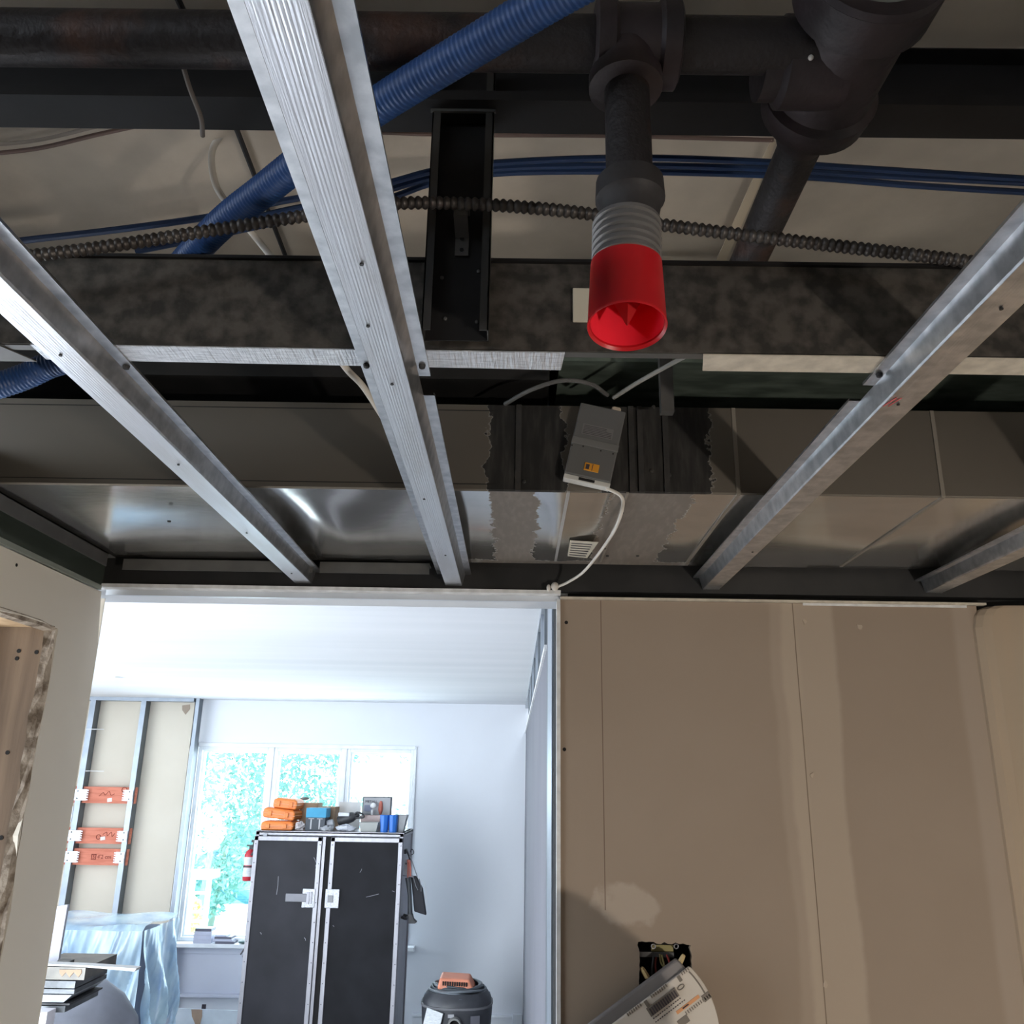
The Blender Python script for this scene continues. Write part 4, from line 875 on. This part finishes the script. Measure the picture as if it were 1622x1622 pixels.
# spray bottle behind
p = PY(478, 1290, 7.00); t = thing('spray_bottle', (p.x, 7.00, zt), 'white bottle with a grey trigger top behind the orange cases', 'bottle')
zz = PY(478, 1262, 7.00).z-zt
B().lathe([(0, .030), (zz*.55, .030), (zz*.72, .014), (zz*.86, .012)], (p.x, 7.00, zt), (0, 0, 1), 16).out('bottle_body', paper_w, t, smooth=True)
B().ball((p.x+.012, 7.00, zt+zz*.94), .02, 12, 8, (.036, .02, .012)).out('trigger_top', mat('grey_cap', (.16, .18, .17), .5), t, smooth=True)
# crumpled bags
def crumple(px, py, Y, w_, h, lab, m=clear_m):
    p = PY(px, py, Y); bb = B(); random.seed(px); bb.ball((p.x, Y, zt+h/2), 1, 14, 8, (w_, .05, h/2)); bb.v = [q+Vector([random.uniform(-.008, .008) for _ in range(3)]) for q in bb.v]
    for q in bb.v: q.z = max(q.z, zt+.001)
    tag(bb.out('crumpled_plastic', m), lab, 'plastic bag')
crumple(476, 1305, 6.58, .035, .06, 'crumpled white plastic right of the orange cases'); crumple(519, 1308, 6.56, .05, .035, 'crumpled grey wrapper between teal carton and drill', mat('grey_wrap', (.34, .35, .37), .4))
crumple(548, 1306, 6.56, .075, .045, 'crumpled white plastic under the power drill', mat('white_wrap', (.6, .62, .68), .35))
# drill
p = PY(548, 1294, 6.64); t = thing('power_drill', (p.x, 6.64, zt+.03), 'black and white power tool lying on the cabinet between wrappers', 'power tool')
B().lathe([(-.06, .018), (-.055, .032), (0, .040), (.05, .034), (.085, .018), (.10, .010)], (p.x, 6.64, zt+.082), (.93, -.1, .28), 14).out('motor_body', black_m, t, smooth=True)
B().lathe([(0, .026), (.045, .030)], (p.x-.085, 6.63, zt+.055), (-.9, 0, -.3), 12).out('chuck', mat('white_tool_plastic', (.5, .52, .56), .4), t, smooth=True)
B().tube(spline([Vector((p.x+.06, 6.62, zt+.11)), Vector((p.x+.085, 6.61, zt+.128)), Vector((p.x+.125, 6.61, zt+.115)), Vector((p.x+.13, 6.61, zt+.095)), Vector((p.x+.07, 6.62, zt+.09))], 5), .007, 8).out('handle', black_m, t, smooth=True)
B().box((p.x-.05, 6.60, zt+.10), (p.x+.03, 6.62, zt+.125)).out('trim_strip', mat('white_tool_plastic2', (.6, .62, .66), .4), t, bevel=.004)
# display box with pictures
x0_, x1_ = PY(574, 1280, 6.85).x, PY(619, 1280, 6.85).x; z1_ = PY(595, 1262, 6.85).z
t = thing('tool_box_carton', ((x0_+x1_)/2, 6.88, zt), 'grey white carton printed with a red handled tool, at the back right', 'box')
bx('carton_body', (x0_, 6.85, zt), (x1_, 6.92, z1_), mat('grey_white_carton', (.44, .45, .47), .7), t, bevel=.001)
b = B().box((x0_, 6.847, z1_-.006), (x1_, 6.85, z1_)).box((x1_-.005, 6.847, zt), (x1_, 6.85, z1_)).box((x0_, 6.847, zt), (x0_+.004, 6.85, z1_)); b.out('carton_border', ink_grey, t)
text('lettering', 'METALL', (x0_+.065, 6.847, z1_-.035), .026, ink, t)
bx('printed_block', (x0_+.015, 6.847, z1_-.105), (x0_+.07, 6.85, z1_-.06), mat('blue_grey_print', (.25, .27, .36), .7), t)
for i in range(3): bx('printed_line', (x0_+.015, 6.847, z1_-.125-i*.012), (x0_+.07, 6.85, z1_-.121-i*.012), ink_grey, t)
xx = PY(603, 1280, 6.85).x; B().loft([B().ring(Vector((xx, 6.846, z1_-q)), (0, 0, 1), r_, 10) for q, r_ in ((.03, .006), (.045, .014), (.09, .018), (.12, .010), (.125, .006))]).out('printed_handle', copper, t, smooth=True)
# white torch tool in front
p = PY(590, 1285, 6.80); t = thing('small_spray_gun', (p.x, 6.80, zt), 'small white tool standing before the printed carton', 'tool')
zz = PY(590, 1270, 6.80).z-zt
B().lathe([(0, .022), (zz*.3, .020), (zz*.5, .013), (zz*.72, .013)], (p.x, 6.80, zt), (0, 0, 1), 12).out('body', mat('white_metal', (.6, .61, .62), .35, .3), t, smooth=True)
B().ball((p.x+.004, 6.80, zt+zz*.86), .02, 10, 6, (.024, .018, .020)).out('head', paper_w, t, smooth=True); B().ball((p.x+.004, 7.003, zt+zz*.80), .008).out('nozzle', black_m, t)
# clear trays
def tray(px0_, px1_, pyt, Y, lab, m):
    x0_, x1_ = PY(px0_, 1300, Y).x, PY(px1_, 1300, Y).x; z1_ = PY(600, pyt, Y).z; b_ = B()
    b_.loft([[(x0_+.015, Y+.01, zt+.001), (x1_-.015, Y+.01, zt+.001), (x1_-.015, Y+.10, zt+.001), (x0_+.015, Y+.10, zt+.001)], [(x0_, Y, z1_), (x1_, Y, z1_), (x1_, Y+.11, z1_), (x0_, Y+.11, z1_)]], cap=False); b_.f.append([0, 3, 2, 1])
    tag(b_.out('clear_tray', m, solid=.003), lab, 'tray')
tray(570, 602, 1292, 6.66, 'clear pinkish tray behind the low tray, right of the drill', mat('pinkish_clear', (.55, .42, .40), .4, alpha=.85)); tray(569, 599, 1303, 6.53, 'low clear tray at the front edge beside the blue cups', mat('clear_tray_plastic', (.45, .46, .44), .35, alpha=.85))
def cup(pxc, Y, lab):
    p = PY(pxc, 1300, Y); hh = PY(pxc, 1291, Y).z-zt; b_ = B(); n = 24; rg = []
    for z, r_ in ((0, .024), (hh*.95, .030), (hh, .031)):
        rg.append([(p.x+r_*(1.06 if i % 3 == 0 else 1)*math.cos(2*math.pi*i/n), Y+r_*(1.06 if i % 3 == 0 else 1)*math.sin(2*math.pi*i/n), zt+z) for i in range(n)])
    b_.loft(rg, cap=False); b_.f.append(list(range(n))[::-1]); tag(b_.out('blue_cup', blue_cup, solid=.002), lab, 'cup', 'blue cups on the cabinet')
cup(609, 6.56, 'left ribbed blue cup near the right front corner of the cabinet'); cup(623, 6.56, 'right ribbed blue cup, next to the grey bin')
p0_, p1_ = PY(629, 1300, 6.62).x, PY(645, 1291, 6.62).x; zz = PY(636, 1291, 6.62).z
b_ = B().loft([[(p0_+.0, 6.60, zt), (p1_-.025, 6.60, zt), (p1_-.025, 6.70, zt), (p0_+.0, 6.70, zt)], [(p0_-.03, 6.58, zz), (p1_, 6.58, zz), (p1_, 6.72, zz), (p0_-.03, 6.72, zz)]], cap=False); b_.f.append([0, 3, 2, 1])
tag(b_.out('grey_bin', grey_bin, solid=.003), 'small grey flared bin at the right end of the cabinet top', 'bin')
tag(bx('white_paper_sheet', (PY(538, 1270, 7.0).x, 6.99, zt), (PY(572, 1270, 7.0).x, 7.0, PY(555, 1270, 7.0).z), paper_w), 'pale sheet standing behind the power drill', 'sheet')
# extinguisher hanging at the left side
Y = 6.60; p = PY(398, 1370, Y); zb_ = PY(398, 1395, Y).z; ztp = PY(398, 1345, Y).z
t = thing('fire_extinguisher', (p.x, Y, zb_), 'red fire extinguisher with white labels hung left of the cabinet', 'fire extinguisher')
xc = xl-.050; h = ztp-zb_
B().lathe([(0, .036), (.006, .040), (h*.82, .040), (h*.93, .030), (h, .014), (h*1.04, .012)], (xc, Y, zb_), (0, 0, 1), 20).out('cylinder', ext_red, t, smooth=True)
B().lathe([(h*.50, .0408), (h*.76, .0408)], (xc, Y, zb_), (0, 0, 1), 20, cap=False).out('label', label_m, t, smooth=True)
B().lathe([(h*.14, .0408), (h*.42, .0408)], (xc, Y, zb_), (0, 0, 1), 20, cap=False).out('label', label_m, t, smooth=True)
B().lathe([(h*.43, .042), (h*.48, .042)], (xc, Y, zb_), (0, 0, 1), 20).out('strap', black_m, t, smooth=True)
B().box((xc-.010, Y-.015, zb_+h*1.0), (xc+.016, Y+.015, zb_+h*1.14)).box((xc-.03, Y-.006, zb_+h*1.10), (xc+.02, Y+.006, zb_+h*1.14)).box((xc, Y-.008, zb_+h*1.22), (xc+.035, Y+.008, zb_+h*1.30)).box((xc+.010, Y-.004, zb_+h*1.1), (xc+.018, Y+.004, zb_+h*1.25)).out('valve_handle', black_m, t)
B().tube(spline([Vector((xc+.012, Y-.02, zb_+h*1.06)), Vector((xc+.034, Y-.045, zb_+h*.98)), Vector((xc+.020, Y-.048, zb_+h*.82))], 6), .007, 8).out('hose', black_m, t, smooth=True)
# things hanging at the right side
Yh = 6.62
def H(x, y, Y=Yh): return PY(x, y, Y)
t = thing('wall_hook', H(648, 1350), 'black wire hook with strap loops at the cabinet top right side', 'hook')
B().tube(spline([H(643, 1346), H(647, 1355), H(649, 1362)], 5), .004, 6).tube(spline([H(650, 1350), H(652, 1345), H(655, 1348), H(655, 1352), H(652, 1354)], 5), .003, 6).out('hook_wire', black_m, t, smooth=True)
bx('hook_plate', (xr-.002, 6.58, H(645, 1352).z), (xr+.012, 6.66, H(645, 1345).z), black_m, t)
t = thing('black_bag', H(665, 1420), 'black flat bag hanging by long straps from the cabinet side', 'bag')
fr = [H(650, 1388), H(659, 1388), H(663, 1396), H(669, 1408), H(675, 1450), H(656, 1444), H(652, 1400)]
B().prism(fr, (0, .05, 0)).out('pouch', black_panel, t, bevel=.006)
B().tube([H(645, 1346, 6.615), H(652, 1362, 6.615), H(661, 1389, 6.615)], .0035, 6).tube([H(655, 1390, 6.612), H(659, 1404, 6.612), H(662, 1410, 6.612)], .003, 6).tube([H(664, 1392, 6.612), H(667, 1404, 6.612), H(667, 1412, 6.612)], .003, 6).out('strap', mat('grey_strap', (.22, .23, .25), .6), t)
B().tube(spline([H(667, 1393, 6.64), H(673, 1399, 6.64), H(675, 1420, 6.64), H(675, 1435, 6.64)], 5), .002, 6).out('cord', paper_w, t)
t = thing('rubber_mallet', H(648, 1440), 'long black tool with a heavy foot hanging head down beside the bag', 'tool')
B().tube([H(646, 1390, 6.59), H(649, 1418, 6.59), H(650, 1448, 6.59)], .014, 10, rf=lambda i: (.019, .014, .016)[i]).out('shaft', mat('black_ribbed', (.05, .055, .06), .5), t, smooth=True)
B().prism([H(646, 1448, 6.575), H(653, 1448, 6.575), H(655, 1456, 6.575), H(660, 1461, 6.575), H(657, 1463, 6.575), H(647, 1463, 6.575)], (0, .05, 0)).out('head', black_m, t, bevel=.003)
t = thing('pliers', H(647, 1375), 'red and copper handled pliers hanging on the cabinet side', 'pliers')
B().tube([H(646, 1362, 6.60), H(646.5, 1375, 6.60), H(646, 1390, 6.60)], .006, 8).tube([H(648.5, 1363, 6.60), H(650, 1376, 6.60), H(650, 1388, 6.60)], .007, 8).out('handle', copper, t, smooth=True)
B().ball(H(647, 1364, 6.60), .012).out('joint', copper, t); B().ball(H(643, 1368, 6.60), .007).out('bolt', ink_grey, t)
tag(B().tube([H(638, 1387, 6.60), H(655, 1389, 6.60)], .004, 8).out('hanging_bar', alu), 'thin metal bar holding tools at the cabinet side', 'bar')
tag(B().prism([H(641, 1361, 6.63), H(648, 1361, 6.63), H(645, 1384, 6.63), H(639, 1386, 6.63)], (0, .01, 0)).out('white_rag', paper_w), 'white rag hanging behind the pliers', 'rag')

# sill objects
def bookstack(px0_, px1_, pys, Y, m_list, lab, nm):
    for i, (yb, yt_) in enumerate(pys):
        x0_, x1_ = PY(px0_[i], yb, Y).x, PY(px1_[i], yb, Y).x
        tag(bx(nm, (x0_, Y, PY(330, yb, Y).z), (x1_, Y+.13, PY(330, yt_, Y).z), m_list[i % len(m_list)], bevel=.001), lab[i], 'box' if nm == 'white_tile_box' else 'book', 'stack on the window sill')
zs = .688; pale = mat('lavender_white_tile', (.56, .58, .70), .5); dk = mat('dark_cover', (.13, .13, .17), .5)
def stk(x0p, x1p, hs, ms, labs, nm, cat, Y=7.905):
    z = zs
    for i, h in enumerate(hs):
        x0_, x1_ = PY(x0p[i], 1490, Y).x, PY(x1p[i], 1490, Y).x; tag(bx(nm, (x0_, Y, z), (x1_, Y+.12, z+h), ms[i], bevel=.001), labs[i], cat, 'stack of '+cat+'s on the window sill'); z += h+.0005
stk([306, 306, 306, 307], [334, 334, 334, 333], [.030, .030, .030, .022], [pale, pale, pale, dk], ['bottom pale tile pack of the left stack on the sill', 'second pale tile pack from the bottom on the sill', 'third pale tile pack, just under the dark one', 'dark slab topmost on the left stack of the sill'], 'tile_pack', 'tile pack')
stk([341, 337, 339, 340], [371, 368, 366, 358], [.018, .018, .016, .014], [dk, pale, dk, pale], ['lowest dark booklet of the right stack on the sill', 'pale booklet second from the bottom on the sill', 'dark booklet third from the bottom on the sill', 'small pale booklet topmost on the right stack'], 'booklet', 'booklet')
p = PY(388, 1494, 7.93); tag(B().ball((p.x, 7.93, zs+.012), 1, 12, 6, (.06, .03, .011)).out('glove', mat('dark_teal_cloth', (.05, .09, .09), .8)), 'dark glove on the sill beside the cabinet', 'glove')
t = thing('long_pliers', PY(384, 1512, 6.9), 'steel pliers hanging off the cabinet left side below the sill', 'pliers'); B().tube([PY(389, 1500, 6.55), PY(381, 1512, 6.55)], .005, 6).out('handle', ink_grey, t); B().tube([PY(390, 1505, 6.55), PY(384, 1516, 6.55)], .005, 6).out('handle', alu, t)
# boards below the window
t = thing('stained_board', PY(320, 1622, 7.7), 'white panel with a brown stain leaning below the window', 'panel')
a_, b__, c_, d_ = PY(267, 1640, 7.75), PY(272, 1597, 7.75), PY(382, 1601, 7.75), PY(382, 1640, 7.75)
B().prism([Vector((a_.x, 7.75, 0)), Vector((a_.x, 7.75, b__.z-.02)), Vector((a_.x+.02, 7.75, b__.z)), Vector((c_.x, 7.75, c_.z)), Vector((c_.x, 7.75, 0))], (0, .012, 0)).out('board', mat('pale_panel', (.66, .72, .78), .6), t)
sp = [PY(303, 1599, 7.745), PY(304, 1610, 7.745), PY(309, 1622, 7.745), PY(311, 1640, 7.745), PY(314, 1640, 7.745), PY(317, 1622, 7.745), PY(320, 1610, 7.745), PY(320, 1599, 7.745)]
B().prism(sp, (0, .004, 0)).out('stain', mat('brown_stain', (.40, .28, .20), .8), t)
tag(bx('copper_pipe_end', (PY(253, 1613, 7.85).x, 7.82, PY(253, 1622, 7.85).z-.01), (PY(268, 1613, 7.85).x, 7.88, PY(253, 1613, 7.85).z), copper, bevel=.008), 'copper coloured pipe end at the left of the leaning panel', 'pipe')
tag(bx('panel_clip', (PY(320, 1592, 7.92).x, 7.915, PY(320, 1599, 7.92).z), (PY(326, 1592, 7.92).x, 7.93, PY(320, 1591, 7.92).z), ink), 'small dark clip under the window recess', 'clip')

# ================================================================== PLASTIC-DRAPED FURNITURE, LEFT
Yd = 6.3
t = thing('draped_armchair', (-2.75, Yd+.3, 0), 'bulky chair under shiny clear plastic sheeting in the left corner', 'armchair')
dx0_, dx1_ = -3.35, PY(222, 1490, Yd).x; ztd = PY(150, 1472, Yd).z
bx('upholstery', (dx0_+.02, Yd+.07, .1), (dx1_-.06, Yd+.65, ztd-.05), sofa_m, t, bevel=.05)
def drape(u, v):
    # u across, v from the back top over the front edge to the floor
    x = dx0_+(dx1_-dx0_)*u
    fold = .10*noise.noise((u*5+v*1.5, v*1.6-u*2, 0))+.05*noise.noise((u*15+v*6, v*3, 3))+.02*noise.noise((u*40+v*14, v*5, 7))
    if v < .3: return Vector((x, Yd+.66-(v/.3)*.64, ztd-.03*math.sin(v*20)*0+.012*math.sin(u*9+v*22)+.018*(1-abs(u-.5))))
    k = (v-.3)/.7; return Vector((x+.05*k*math.sin(u*8), Yd+.02-.10*k+fold*min(1, .25+k*1.4), ztd-.012-k*(ztd-.02)))
B().grid(drape, 110, 50).out('plastic_sheet', plastic_sheet, t, smooth=True)
def drape2(u, v):
    y = Yd+.66-.64*u; fold = .09*noise.noise((u*5+v*2, v*2, 9))+.04*noise.noise((u*16-v*6, v*3, 5))
    return Vector((dx1_+.012+.05*math.sin(min(v*2.2, 1.57))+fold*(.3+v), y, ztd-.01-v*(ztd-.03)-.05*v*u*0))
B().grid(drape2, 50, 40).out('plastic_sheet_side', plastic_sheet, t, smooth=True)
# grey covered thing in front
t = thing('covered_bin', (PY(130, 1600, 5.2).x, 5.2, 0), 'grey cloth covered bulk in front of the plastic-draped chair', 'covered bin')
p = PY(130, 1560, 5.2)
rg = []
for z, rx in ((0, .34), (.5, .34), (p.z-.16, .30), (p.z-.05, .22), (p.z+.02, .12)):
    rg.append([(p.x+rx*(1+.05*math.sin(5*a))*math.cos(a), 5.2+.26*rx/.34*math.sin(a), z) for a in [2*math.pi*i/28 for i in range(28)]])
B().loft(rg).out('cover', mid_grey, t, smooth=True)
tag(B().ball((PY(228, 1560, 7.2).x+.02, 7.2, .50), 1, 12, 10, (.10, .12, .36)).out('blue_bag', mat('blue_woven_bag', (.08, .18, .50), .7, 0, (.04, .08, .2), 50), smooth=True), 'blue woven bag squeezed behind the plastic-draped chair', 'bag')
# white upright trim and metal profiles on a bench near the opening
Yb = 4.0
zt_b = PY(100, 1605, Yb).z
t = thing('work_bench', (-2.1, Yb+.2, 0), 'work bench just out of sight carrying the metal profiles', 'bench')
bx('bench_top', (-2.6, Yb-.02, zt_b-.04), (PY(46, 1605, Yb).x, Yb+.5, zt_b), mat('bench_plywood', (.4, .32, .24), .7), t)
for x in (-2.55, PY(46, 1605, Yb).x-.30):
    for y in (Yb+.02, Yb+.42): bx('leg', (x, y, 0), (x+.05, y+.05, zt_b-.04), wood, t)
def prof_(pts_, dep, m, nm, lab, Y=Yb): return tag(B().prism([PY(x, y, Y) for x, y in pts_], (0, dep, 0)).out(nm, m), lab, 'profile')
stl = mat('grey_profile_steel', (.17, .18, .19), .4, .6, (.11, .115, .12), 20); stp = mat('pale_profile_steel', (.28, .30, .33), .4, .5)
zS = zt_b
def slab_(x0p, x1p, yt, yb_, m, nm, lab, dep=.30, Y=Yb, skew=0):
    a_, b_ = PY(x0p, yt, Y), PY(x1p, yb_, Y); bb = B().prism([Vector((PY(x0p, yb_, Y).x, Y, b_.z)), Vector((b_.x-skew, Y, b_.z)), Vector((b_.x, Y, a_.z)), Vector((PY(x0p, yt, Y).x, Y, a_.z))], (0, dep, 0)); return tag(bb.out(nm, m), lab, 'profile', 'metal profiles stacked on the bench')
slab_(45, 102, 1593, 1604, stl, 'metal_profile', 'lowest grey metal profile of the stack behind the left wall edge')
slab_(45, 112, 1575, 1588, stp, 'metal_profile', 'pale profile with a slanted end, second from the bottom', skew=.03)
slab_(45, 117, 1566, 1574.5, stl, 'metal_profile', 'thin dark profile in the middle of the stack')
slab_(45, 118, 1553, 1565.5, stl, 'metal_profile', 'grey profile below the wide dull sheet')
slab_(45, 133, 1531, 1552.5, mat('dull_galvanised_profile', (.20, .185, .16), .45, .5, (.13, .125, .115), 14), 'metal_profile', 'wide dull sheet metal profile, topmost under the white batten')
slab_(45, 110, 1588.5, 1592.5, black_m, 'metal_profile', 'black rubber strip between the two lowest profiles')
zz = [PY(x, y, Yb-.004) for x, y in ((94, 1541), (98, 1547), (104, 1540), (110, 1548), (117, 1540), (124, 1548), (129, 1541), (129, 1536), (94, 1536))]
tag(B().prism(zz, (0, .003, 0)).out('toothed_wood_strip', mat('toothed_pale_wood', (.38, .25, .165), .7)), 'pale toothed wood strip on the dull sheet profile', 'strip')
tag(B().prism([PY(60, 1526, Yb), PY(134, 1529, Yb), PY(216, 1534, Yb), PY(213, 1539, Yb), PY(134, 1532, Yb), PY(60, 1529, Yb)], (0, .05, 0)).out('white_batten', mat('batten_white', (.5, .5, .49), .7)), 'long thin white batten lying over the metal profiles', 'batten')
tag(B().prism([PY(88, 1436, Yb+.1), PY(107, 1433, Yb+.1), PY(91, 1528, Yb+.1), PY(73, 1528, Yb+.1)], (0, .018, 0)).out('white_trim_board', mat('white_primed_board', (.42, .42, .47), .6)), 'upright white primed trim board leaning by the left wall edge', 'board')
tag(B().prism([PY(91, 1521, Yb+.06), PY(111, 1522, Yb+.06), PY(110, 1527, Yb+.06), PY(90, 1526, Yb+.06)], (0, .04, 0)).out('grey_block', track_grey), 'small grey block on the white batten', 'block')
tag(bx('white_carton', (PY(50, 1610, Yb-.1).x, Yb-.1, .0), (PY(74, 1610, Yb-.1).x, Yb-.03, PY(60, 1603, Yb-.1).z), mat('lilac_white_board', (.66, .64, .68), .7)), 'pale upright board end in front of the bench', 'board')

# ================================================================== SHOP VACUUM
Yv = 6.3; pc = PY(722, 1560, Yv); xv = pc.x; zr = PY(722, 1551, Yv).z
t = thing('shop_vacuum', (xv, Yv+.25, 0), 'black shop vacuum with faded orange handle and coiled cord by the back wall', 'vacuum')
k = zr; yc = Yv+.24
def oval(z, rx, ry, n=32): return [(xv+rx*math.copysign(abs(math.cos(a))**.75, math.cos(a)), yc+ry*math.copysign(abs(math.sin(a))**.75, math.sin(a)), z) for a in [2*math.pi*i/n for i in range(n)]]
B().loft([oval(.06, .20, .20), oval(k-.35, .225, .22), oval(k-.21, .235, .23), oval(k-.185, .235, .23)]).out('tank', vac_m, t, smooth=True)
B().loft([oval(k-.185, .240, .235), oval(k-.172, .240, .235)]).out('tank_rim', mat('grey_rim', (.14, .14, .15), .4), t, smooth=True)
B().loft([oval(k-.172, .232, .225), oval(k-.145, .225, .22), oval(k-.118, .205, .20), oval(k-.105, .195, .19)]).out('motor_head', vac_m, t, smooth=True)
def lid(u, v): a = 2*math.pi*u; r_ = .07+.150*v; sc_ = -.014*abs(math.sin(a*6+.3)) if v > .7 else 0; return Vector((xv+r_*1.0*math.cos(a), yc+r_*.95*math.sin(a), k-.105-.040*v+.007*math.sin(a*12)*v-sc_))
B().grid(lid, 108, 8).out('scalloped_lid', vac_grey, t, smooth=True)
def oring(z, rx, ry, ph): return [Vector((xv+rx*math.cos(a), yc+ry*math.sin(a), z+.008*math.sin(2*a+ph))) for a in [2*math.pi*i/40 for i in range(41)]]
for i, (z, rx) in enumerate(((k-.074, .148), (k-.078, .158), (k-.086, .172), (k-.098, .184), (k-.090, .164), (k-.106, .190))): B().tube(oring(z, rx, rx*.9, i*1.3), .0085, 8).out('cord_coil', grey_hose if i % 2 else mat('dark_cord', (.06, .07, .08), .5), t, smooth=True)
hs = [PY(703, 1553, yc-.12), PY(707, 1545, yc-.12), PY(724, 1546, yc-.12), PY(752, 1549, yc-.12), PY(762, 1554, yc-.12), PY(763, 1561, yc-.12)]
hz = zr-.036; hb = B(); hb.loft([[(xv-.13, yc-.13, hz-.05), (xv+.12, yc-.13, hz-.06), (xv+.12, yc+.10, hz-.06), (xv-.13, yc+.10, hz-.05)], [(xv-.115, yc-.12, hz+.018), (xv+.08, yc-.12, hz+.010), (xv+.08, yc+.09, hz+.010), (xv-.115, yc+.09, hz+.018)]]); hd = hb.out('handle_cap', vac_orange, t, bevel=.012)
for i in range(11): bx('vent_slot', (xv-.095+i*.0155, yc-.134, hz-.024-i*.0004), (xv-.086+i*.0155, yc-.122, hz+.0-i*.0006), hole_m, hd)
bx('label', (xv-.205, yc-.232, k-.34), (xv-.085, yc-.222, k-.185), label_m, t, rot=Matrix.Rotation(R(12), 3, 'Y') @ Matrix.Rotation(R(-24), 3, 'Z'))
bx('label', (xv-.045, yc-.240, k-.225), (xv-.005, yc-.232, k-.205), mat('small_label', (.42, .42, .44), .6), t)
B().lathe([(0, .045), (.05, .042), (.05, .032), (.01, .032)], (xv+.0, yc-.225, k-.262), (0, -1, 0), 22, cap=False).out('hose_port', mat('port_ring', (.22, .22, .21), .5), t, smooth=True)
B().lathe([(0, .032), (.012, .032)], (xv+.0, yc-.225, k-.262), (0, -1, 0), 22).out('port_opening', hole_m, t)
bx('label', (xv+.10, yc-.225, k-.27), (xv+.16, yc-.216, k-.215), mat('dark_label', (.12, .12, .14), .5), t, rot=Matrix.Rotation(R(18), 3, 'Z'))
for x in (-.15, .15):
    for y in (-.13, .13): B().lathe([(-.015, .03), (.015, .03)], (xv+x, yc+y, .031), (1, 0, 0), 14).out('wheel', black_m, t)

# ================================================================== OUTSIDE
struct(bx('ground_patio', (-14, 8.2, -.35), (10, 26, -.3), patio))
def leaf_cloud(name, cx, cy, cz, rx, ry, rz, n, size, m, lab, trunk=True, cat='tree'):
    t = thing(name, (cx, cy, -.3), lab, cat, 'trees and shrubs behind the window')
    b_ = B(); random.seed(int(abs(cx)*100+n))
    for _ in range(n):
        while True:
            d = Vector([random.uniform(-1, 1) for _ in range(3)])
            if d.length < 1: break
        d = d.normalized()*(d.length**.45); c = Vector((cx+d.x*rx, cy+d.y*ry, cz+d.z*rz)); s_ = size*random.uniform(.6, 1.3)
        u = Vector([random.gauss(0, 1) for _ in range(3)]).normalized(); v = u.cross(Vector([random.gauss(0, 1) for _ in range(3)])).normalized()
        b_.add([c-u*s_, c+v*s_*.42, c+u*s_, c-v*s_*.42], [(0, 1, 2, 3)])
    b_.out('foliage', m, t)
    if trunk: B().tube([(cx, cy+.5, -.3), (cx+.1, cy+.5, cz-rz*.6), (cx, cy+.4, cz-rz*.3)], .1, 8, rf=lambda i: (.05, .04, .02)[i]).out('trunk', bark, t)
leaf_cloud('leafy_tree', -4.75, 14.5, 2.2, 1.0, .9, 2.3, 8000, .062, leaf1, 'left leafy tree seen through the left window pane')
leaf_cloud('leafy_tree', -3.62, 16.6, 2.4, .75, .7, 1.9, 4200, .062, leaf1, 'middle leafy tree seen through the centre window pane')
leaf_cloud('leafy_tree', -2.15, 15.6, 1.5, .75, .7, 1.6, 1000, .05, leaf1, 'right pale sunlit tree in the right window pane')
leaf_cloud('flowering_bush', -4.35, 12.6, 1.3, .42, .4, .32, 900, .045, leaf2, 'pale blossoming clump in the left window pane', True, 'bush')
leaf_cloud('yellow_bush', -4.1, 11.6, .35, .30, .3, .35, 900, .05, leaf3, 'bright yellow green bush on the patio', False, 'bush')
b_ = B()
b_.grid(lambda u, v: (-12+16*u, 18+.25*math.sin(u*37)+.2*math.sin(v*17+u*60), -.3+1.45*v), 160, 40)
tag(b_.out('tall_hedge', hedge_m), 'deep teal hedge behind the trees beyond the window', 'hedge')
t = thing('garden_gazebo', (PY(320, 1420, 11).x, 11, -.3), 'white post and roof corner of a garden shelter outside the left pane', 'gazebo')
xg = PY(328, 1400, 11).x
bx('roof', (xg-1.4, 10.9, PY(320, 1392, 11).z), (xg+.06, 11.25, PY(320, 1380, 11).z), frame_white, t)
bx('post', (xg-.01, 11, -.3), (xg+.035, 11.06, PY(320, 1392, 11).z), frame_white, t)
bx('post', (xg-.20, 11, -.3), (xg-.155, 11.06, PY(320, 1392, 11).z), frame_white, t)
for y in (1417, 1447, 1462): bx('rail', (xg-.155, 11.01, PY(320, y, 11).z), (xg-.01, 11.05, PY(320, y, 11).z+.03), frame_white, t)
